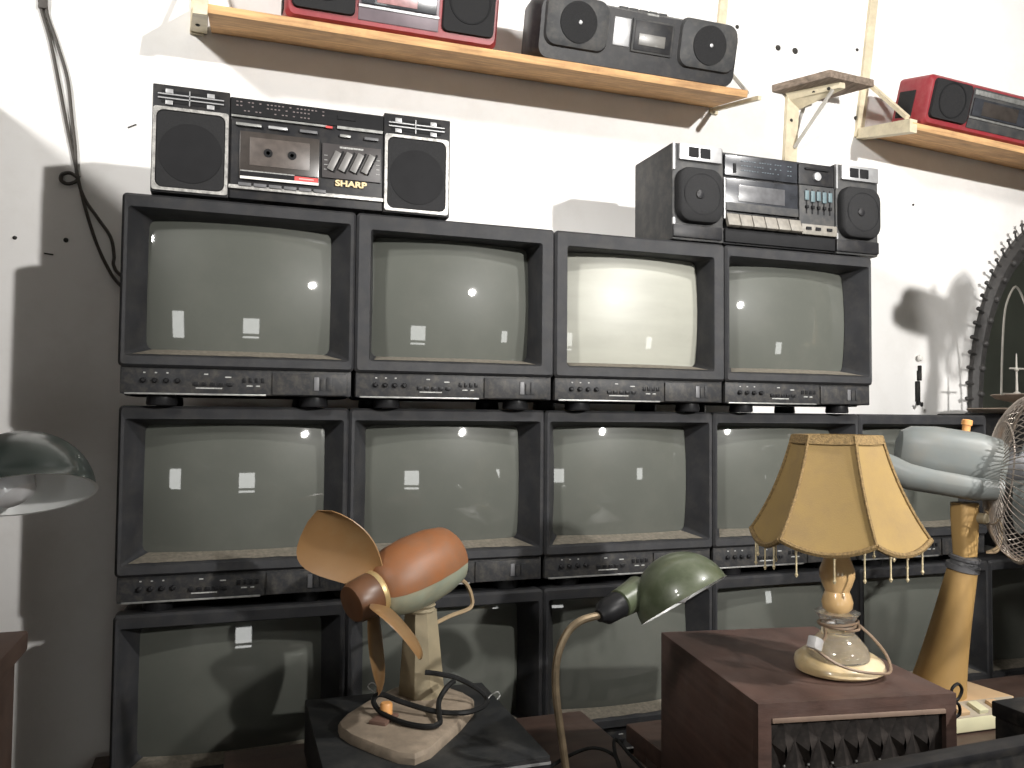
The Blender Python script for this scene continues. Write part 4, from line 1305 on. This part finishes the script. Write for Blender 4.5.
# ------------------------------------------------------------------ large yellow fan at right
def pedestal_fan():
    t = thing('desk_fan', 'old desk fan with pale blue motor, yellow pole and wire cage at right', 'fan', (1.60, -.23, .65))
    O = Vector((1.60, -.23, .65))
    def Q(x, y, z):
        return Vector((x, y, z)) - O
    # base: sloped box with a taupe key panel
    b_ = MB()
    b_.prism([(-.16, .12), (-.17, -.085), (.125, -.095), (.165, -.04), (.15, .12)], .004, .036, None, .004)
    b_.build('base', M_beige, t)
    MB().prism([(-.155, .12), (-.165, -.03), (.165, -.045), (.15, .12)], .036, .051, None, .003).build('base_cover', M_tanplastic, t)
    kp = MB()
    kp.loft([[(-.165, -.083, .034), (.128, -.093, .034), (.16, -.043, .048), (-.16, -.028, .048)], [(-.165, -.083, .037), (.128, -.093, .037), (.16, -.043, .051), (-.16, -.028, .051)]])
    kp.build('key_panel', M_greypanel, t)
    for i in range(5):
        x = -.13 + .052 * i
        mx = Matrix.Translation((x, -.062 - .002 * i, .047)) @ Matrix.Rotation(.26, 4, 'X')
        MB().box(0, 0, 0, .026, .036, .010, .002, mx).build('speed_key', M_beige if i % 2 else M_tanplastic, t)
    # pole
    p0, p1 = Q(1.606, -.20, .70), Q(1.638, -.25, 1.0)
    rings = []
    for k in range(9):
        f = k / 8
        c = p0.lerp(p1, f)
        r = .057 - .024 * f + .008 * (1 - f) ** 4
        rings.append([c + Vector((r * cos(2 * pi * i / 24), r * sin(2 * pi * i / 24), 0)) for i in range(24)])
    MB().loft(rings).build('pole', M_yellow, t)
    pd = (p1 - p0).normalized()
    MB().lathe([(.034, -.002), (.037, .0), (.037, .012), (.030, .014), (.028, .022), (.034, .024), (.034, .032), (.02, .034)], 24, axis_mx(p1, pd)).build('pole_ring', M_tvbtn, t)
    nk = p1 + pd * .033
    nb = MB()
    nb.loft([[nk + Vector((x, y, z)) for x, y in [(q[0], q[1]) for q in rrect(w, w * .9, .012, 3)]] for (z, w) in ((0, .046), (.05, .050), (.10, .053), (.125, .052))])
    nb.build('tilt_neck', M_yellow, t)
    MB().lathe([(.010, -.040), (.013, -.036), (.013, .036), (.010, .040)], 14, axis_mx(nk + Vector((.015, 0, .09)), (.3, -1, 0))).build('tilt_bolt', M_fancol, t)
    # motor housing along its axis to the right and slightly to the viewer, nose down a little
    ax_ = Vector((.80, -.58, -.13)).normalized()
    mc_ = Q(1.615, -.255, 1.262)
    up_ = (Vector((0, 0, 1)) - ax_ * ax_.z).normalized()
    sd_ = ax_.cross(up_)
    def sect(d, w, h0, h1, r, n=5):
        return [mc_ + ax_ * d + sd_ * x + up_ * z for x, z in rrect(w, h1 - h0, r, n, 0, (h0 + h1) / 2)]
    up_rings = [sect(-.128, .06, -.025, .030, .02), sect(-.122, .09, -.04, .048, .03), sect(-.10, .118, -.052, .062, .04), (sect(-.05, .13, -.058, .068, .045)), sect(.04, .132, -.06, .066, .045), sect(.085, .124, -.057, .058, .042), sect(.098, .104, -.048, .05, .038)]
    MB().loft(up_rings).build('motor_housing', M_bluegrey, t)
    lo_rings = [sect(-.160, .05, -.062, -.018, .02), sect(-.150, .10, -.076, -.01, .025), sect(-.10, .136, -.088, -.02, .03), sect(.04, .146, -.090, -.03, .03), sect(.095, .128, -.080, -.03, .03)]
    MB().loft(lo_rings).build('motor_lower_housing', M_bluegrey, t)
    MB().lathe([(.009, 0), (.009, .016), (.012, .017), (.012, .028), (.009, .030), (0, .0305)], 14, axis_mx(mc_ + ax_ * .015 + up_ * .064, up_)).build('oscillation_knob', M_orange, t)
    MB().lathe([(.005, 0), (.004, .002), (0, .0022)], 10, axis_mx(mc_ + ax_ * -.03 + sd_ * -.0655 - up_ * .0, -sd_ if sd_.y > 0 else -sd_)).build('screw_hole', M_hole, t)
    # cage
    cc = mc_ + ax_ * .152 - up_ * .02
    RC = .195
    cm = axis_mx(cc, ax_, up_)
    def cw(r, a, z):
        return cm @ Vector((r * cos(a), r * sin(a), z))
    NW = 64
    for nm, sgn in (('rear_guard', -1), ('front_guard', 1)):
        g_ = MB()
        for i in range(NW):
            a = 2 * pi * i / NW
            pts_ = []
            for (r, z) in ((.045, .068), (.09, .066), (.14, .055), (.178, .03), (.193, .004)):
                pts_.append(cw(r, a + (.10 * (r / .18) if sgn < 0 else -.10 * r / .18), sgn * z))
            g_.tube(smooth_path(pts_, 2), .0013, 4)
        o_ = g_.build(nm, M_chrome, t)
        for (r, z) in ((.046, .068), (.12, .0595)):
            MB().tube([cw(r, 2 * pi * i / 48, sgn * z) for i in range(48)], .002, 6, True).build('guard_ring', M_chrome, o_)
    MB().tube([cw(.196, 2 * pi * i / 60, 0) for i in range(60)], .0045, 8, True).build('rim_band', M_chrome, t)
    MB().lathe([(.05, .0), (.05, .004), (.0, .008)], 28, axis_mx(cc + ax_ * .067, ax_)).build('center_badge', M_bluegrey, t)
    MB().lathe([(.03, -.05), (.034, 0), (.025, .03), (0, .036)], 20, cm).build('hub', M_bluegrey, t)
    for k in range(3):
        a0 = k * 2 * pi / 3
        m = MB()
        rows = []
        for i in range(8):
            u = i / 7
            r = .03 + .135 * u
            hf = (.25 + .38 * sin(pi * min(1, .15 + u * .8)))
            rows.append([cw(r, a0 + hf * v, .03 * v * -1) for v in (-1, -.5, 0, .5, 1)] + [cw(r, a0 + hf * v, .03 * v * -1 + .003) for v in (1, .5, 0, -.5, -1)])
        m.loft(rows)
        m.build('blade', M_bluegrey, t)
    MB().lathe([(.04, 0), (.043, .02), (.043, .05)], 20, axis_mx(mc_ + ax_ * .09, ax_)).build('cage_mount', M_tvbtn, t)
    # loose tan wires at the tilt neck
    for s in (0, 1):
        MB().tube(smooth_path([nk + Vector((.03, -.03, .11)), nk + Vector((.05 + .01 * s, -.045, .075)), nk + Vector((.045, -.05, .03 - .01 * s)), nk + Vector((.025, -.035, .012))], 6), .003, 6).build('loose_wire', M_tancord, t)
    return t


yf = pedestal_fan()
tc_ = thing('tall_cabinet', 'tall dark cabinet just outside the right frame edge', 'cabinet', (2.42, -.62, 0))
MB().b(-.30, .30, -.20, .20, .05, 1.465, .004).build('carcass', M_table, tc_)
MB().b(-.31, .31, -.21, .21, 1.465, 1.49, .003).build('top', M_table, tc_)
MB().b(-.29, .29, -.18, .18, 0, .05).build('plinth', M_tvknob, tc_)
yf2 = copy_tree(yf, (2.235, -.62, 1.49), 'second old desk fan on the tall cabinet, outside the right frame edge')
yf2.rotation_euler = (0, 0, radians(20))
yf2.scale = (.72, .72, .72)

# ------------------------------------------------------------------ dark pieces in the lower right corner
bp = thing('standing_board', 'long black board standing on edge along the lower right corner', 'board', (.95, -.965, .65))
MB().b(-.36, .48, -.013, .013, .0, .298, .003, Matrix.Rotation(.03, 4, 'Z')).build('board', M_matblack, bp)
MB().b(-.36, .48, -.015, .012, .290, .300, .002, Matrix.Rotation(.03, 4, 'Z')).build('edge_strip', M_black, bp)
bx = thing('black_box', 'black box beside the yellow fan base at the right frame edge', 'box', (1.197, -.864, .65))
MB().b(-.098, .098, -.066, .066, 0, .255, .003).build('body', M_matblack, bx)
MB().b(-.101, .101, -.069, .069, .255, .278, .003).build('lid', M_matblack, bx)

# loose cords on the brown cabinet behind the gooseneck
c1 = thing('loose_cord', 'dark loose cord curling over brown cabinet top right of the gooseneck stem', 'cord', (.645, -.38, .69))
MB().tube(smooth_path([(-.16, .03, .004), (-.10, .05, .01), (-.04, .08, .02), (.02, .085, .03), (.05, .05, .025), (.04, .0, .012), (.05, .05, .035), (.07, .085, .04), (.085, .05, .02), (.095, -.02, .005), (.10, -.06, .004)], 6), .0035, 6).build('strand', M_cord, c1)
c2 = thing('loose_cord', 'thin dark cord crossing the gooseneck foot on the brown cabinet', 'cord', (.55, -.47, .69))
MB().tube(smooth_path([(-.07, .06, .004), (-.02, .075, .006), (.05, .07, .008), (.12, .03, .006), (.17, -.01, .004), (.21, -.06, .004)], 6), .003, 6).build('strand', M_cord, c2)

# ------------------------------------------------------------------ lamps that light the room (behind the camera)
def hang_lamp(loc, name, label, r):
    t = thing(name, label, 'lamp', loc)
    if r:
        MB().lathe([(.001, -r), (r * .5, -r * .87), (r * .87, -r * .5), (r, 0), (r * .87, r * .5), (r * .5, r * .87), (.001, r)], 24).build('globe', M_glow, t)
    MB().lathe([(.02, r), (.024, r + .05), (.008, r + .06)], 14).build('socket', M_tvknob, t)
    MB().tube([(0, 0, r + .055), (0, 0, ZC - loc[2])], .004, 6).build('cord', M_cord, t)
    return t


hang_lamp(tuple(LAMP_A), 'pendant_lamp', 'glowing globe lamp hanging far behind the photographer', .11)
for nm_, L_, tgt, lab in (('ceiling_lamp', LAMP_C, (1.0, -.35, .8), 'added right hand shaded lamp brightening the foreground, above the photographer'), ('ceiling_lamp', LAMP_B, (1.25, .48, 2.75), 'left hand shaded ceiling lamp above the photographer')):  # the right lamp is an added fill for the foreground
    t = thing(nm_, lab, 'lamp', tuple(L_))
    d = (Vector(tgt) - L_).normalized()
    MB().loft([[axis_mx((0, 0, 0), d) @ Vector((r * cos(2 * pi * k / 24), r * sin(2 * pi * k / 24), z)) for k in range(24)] for r, z in ((.03, -.16), (.06, -.14), (.12, -.06), (.16, .0), (.155, .0), (.115, -.06), (.055, -.132))], True, True).build('lamp_shade', M_enamel_w, t)
    MB().tube([-d * .15, (0, 0, ZC - L_.z)], .006, 8).build('stem', M_cord, t)
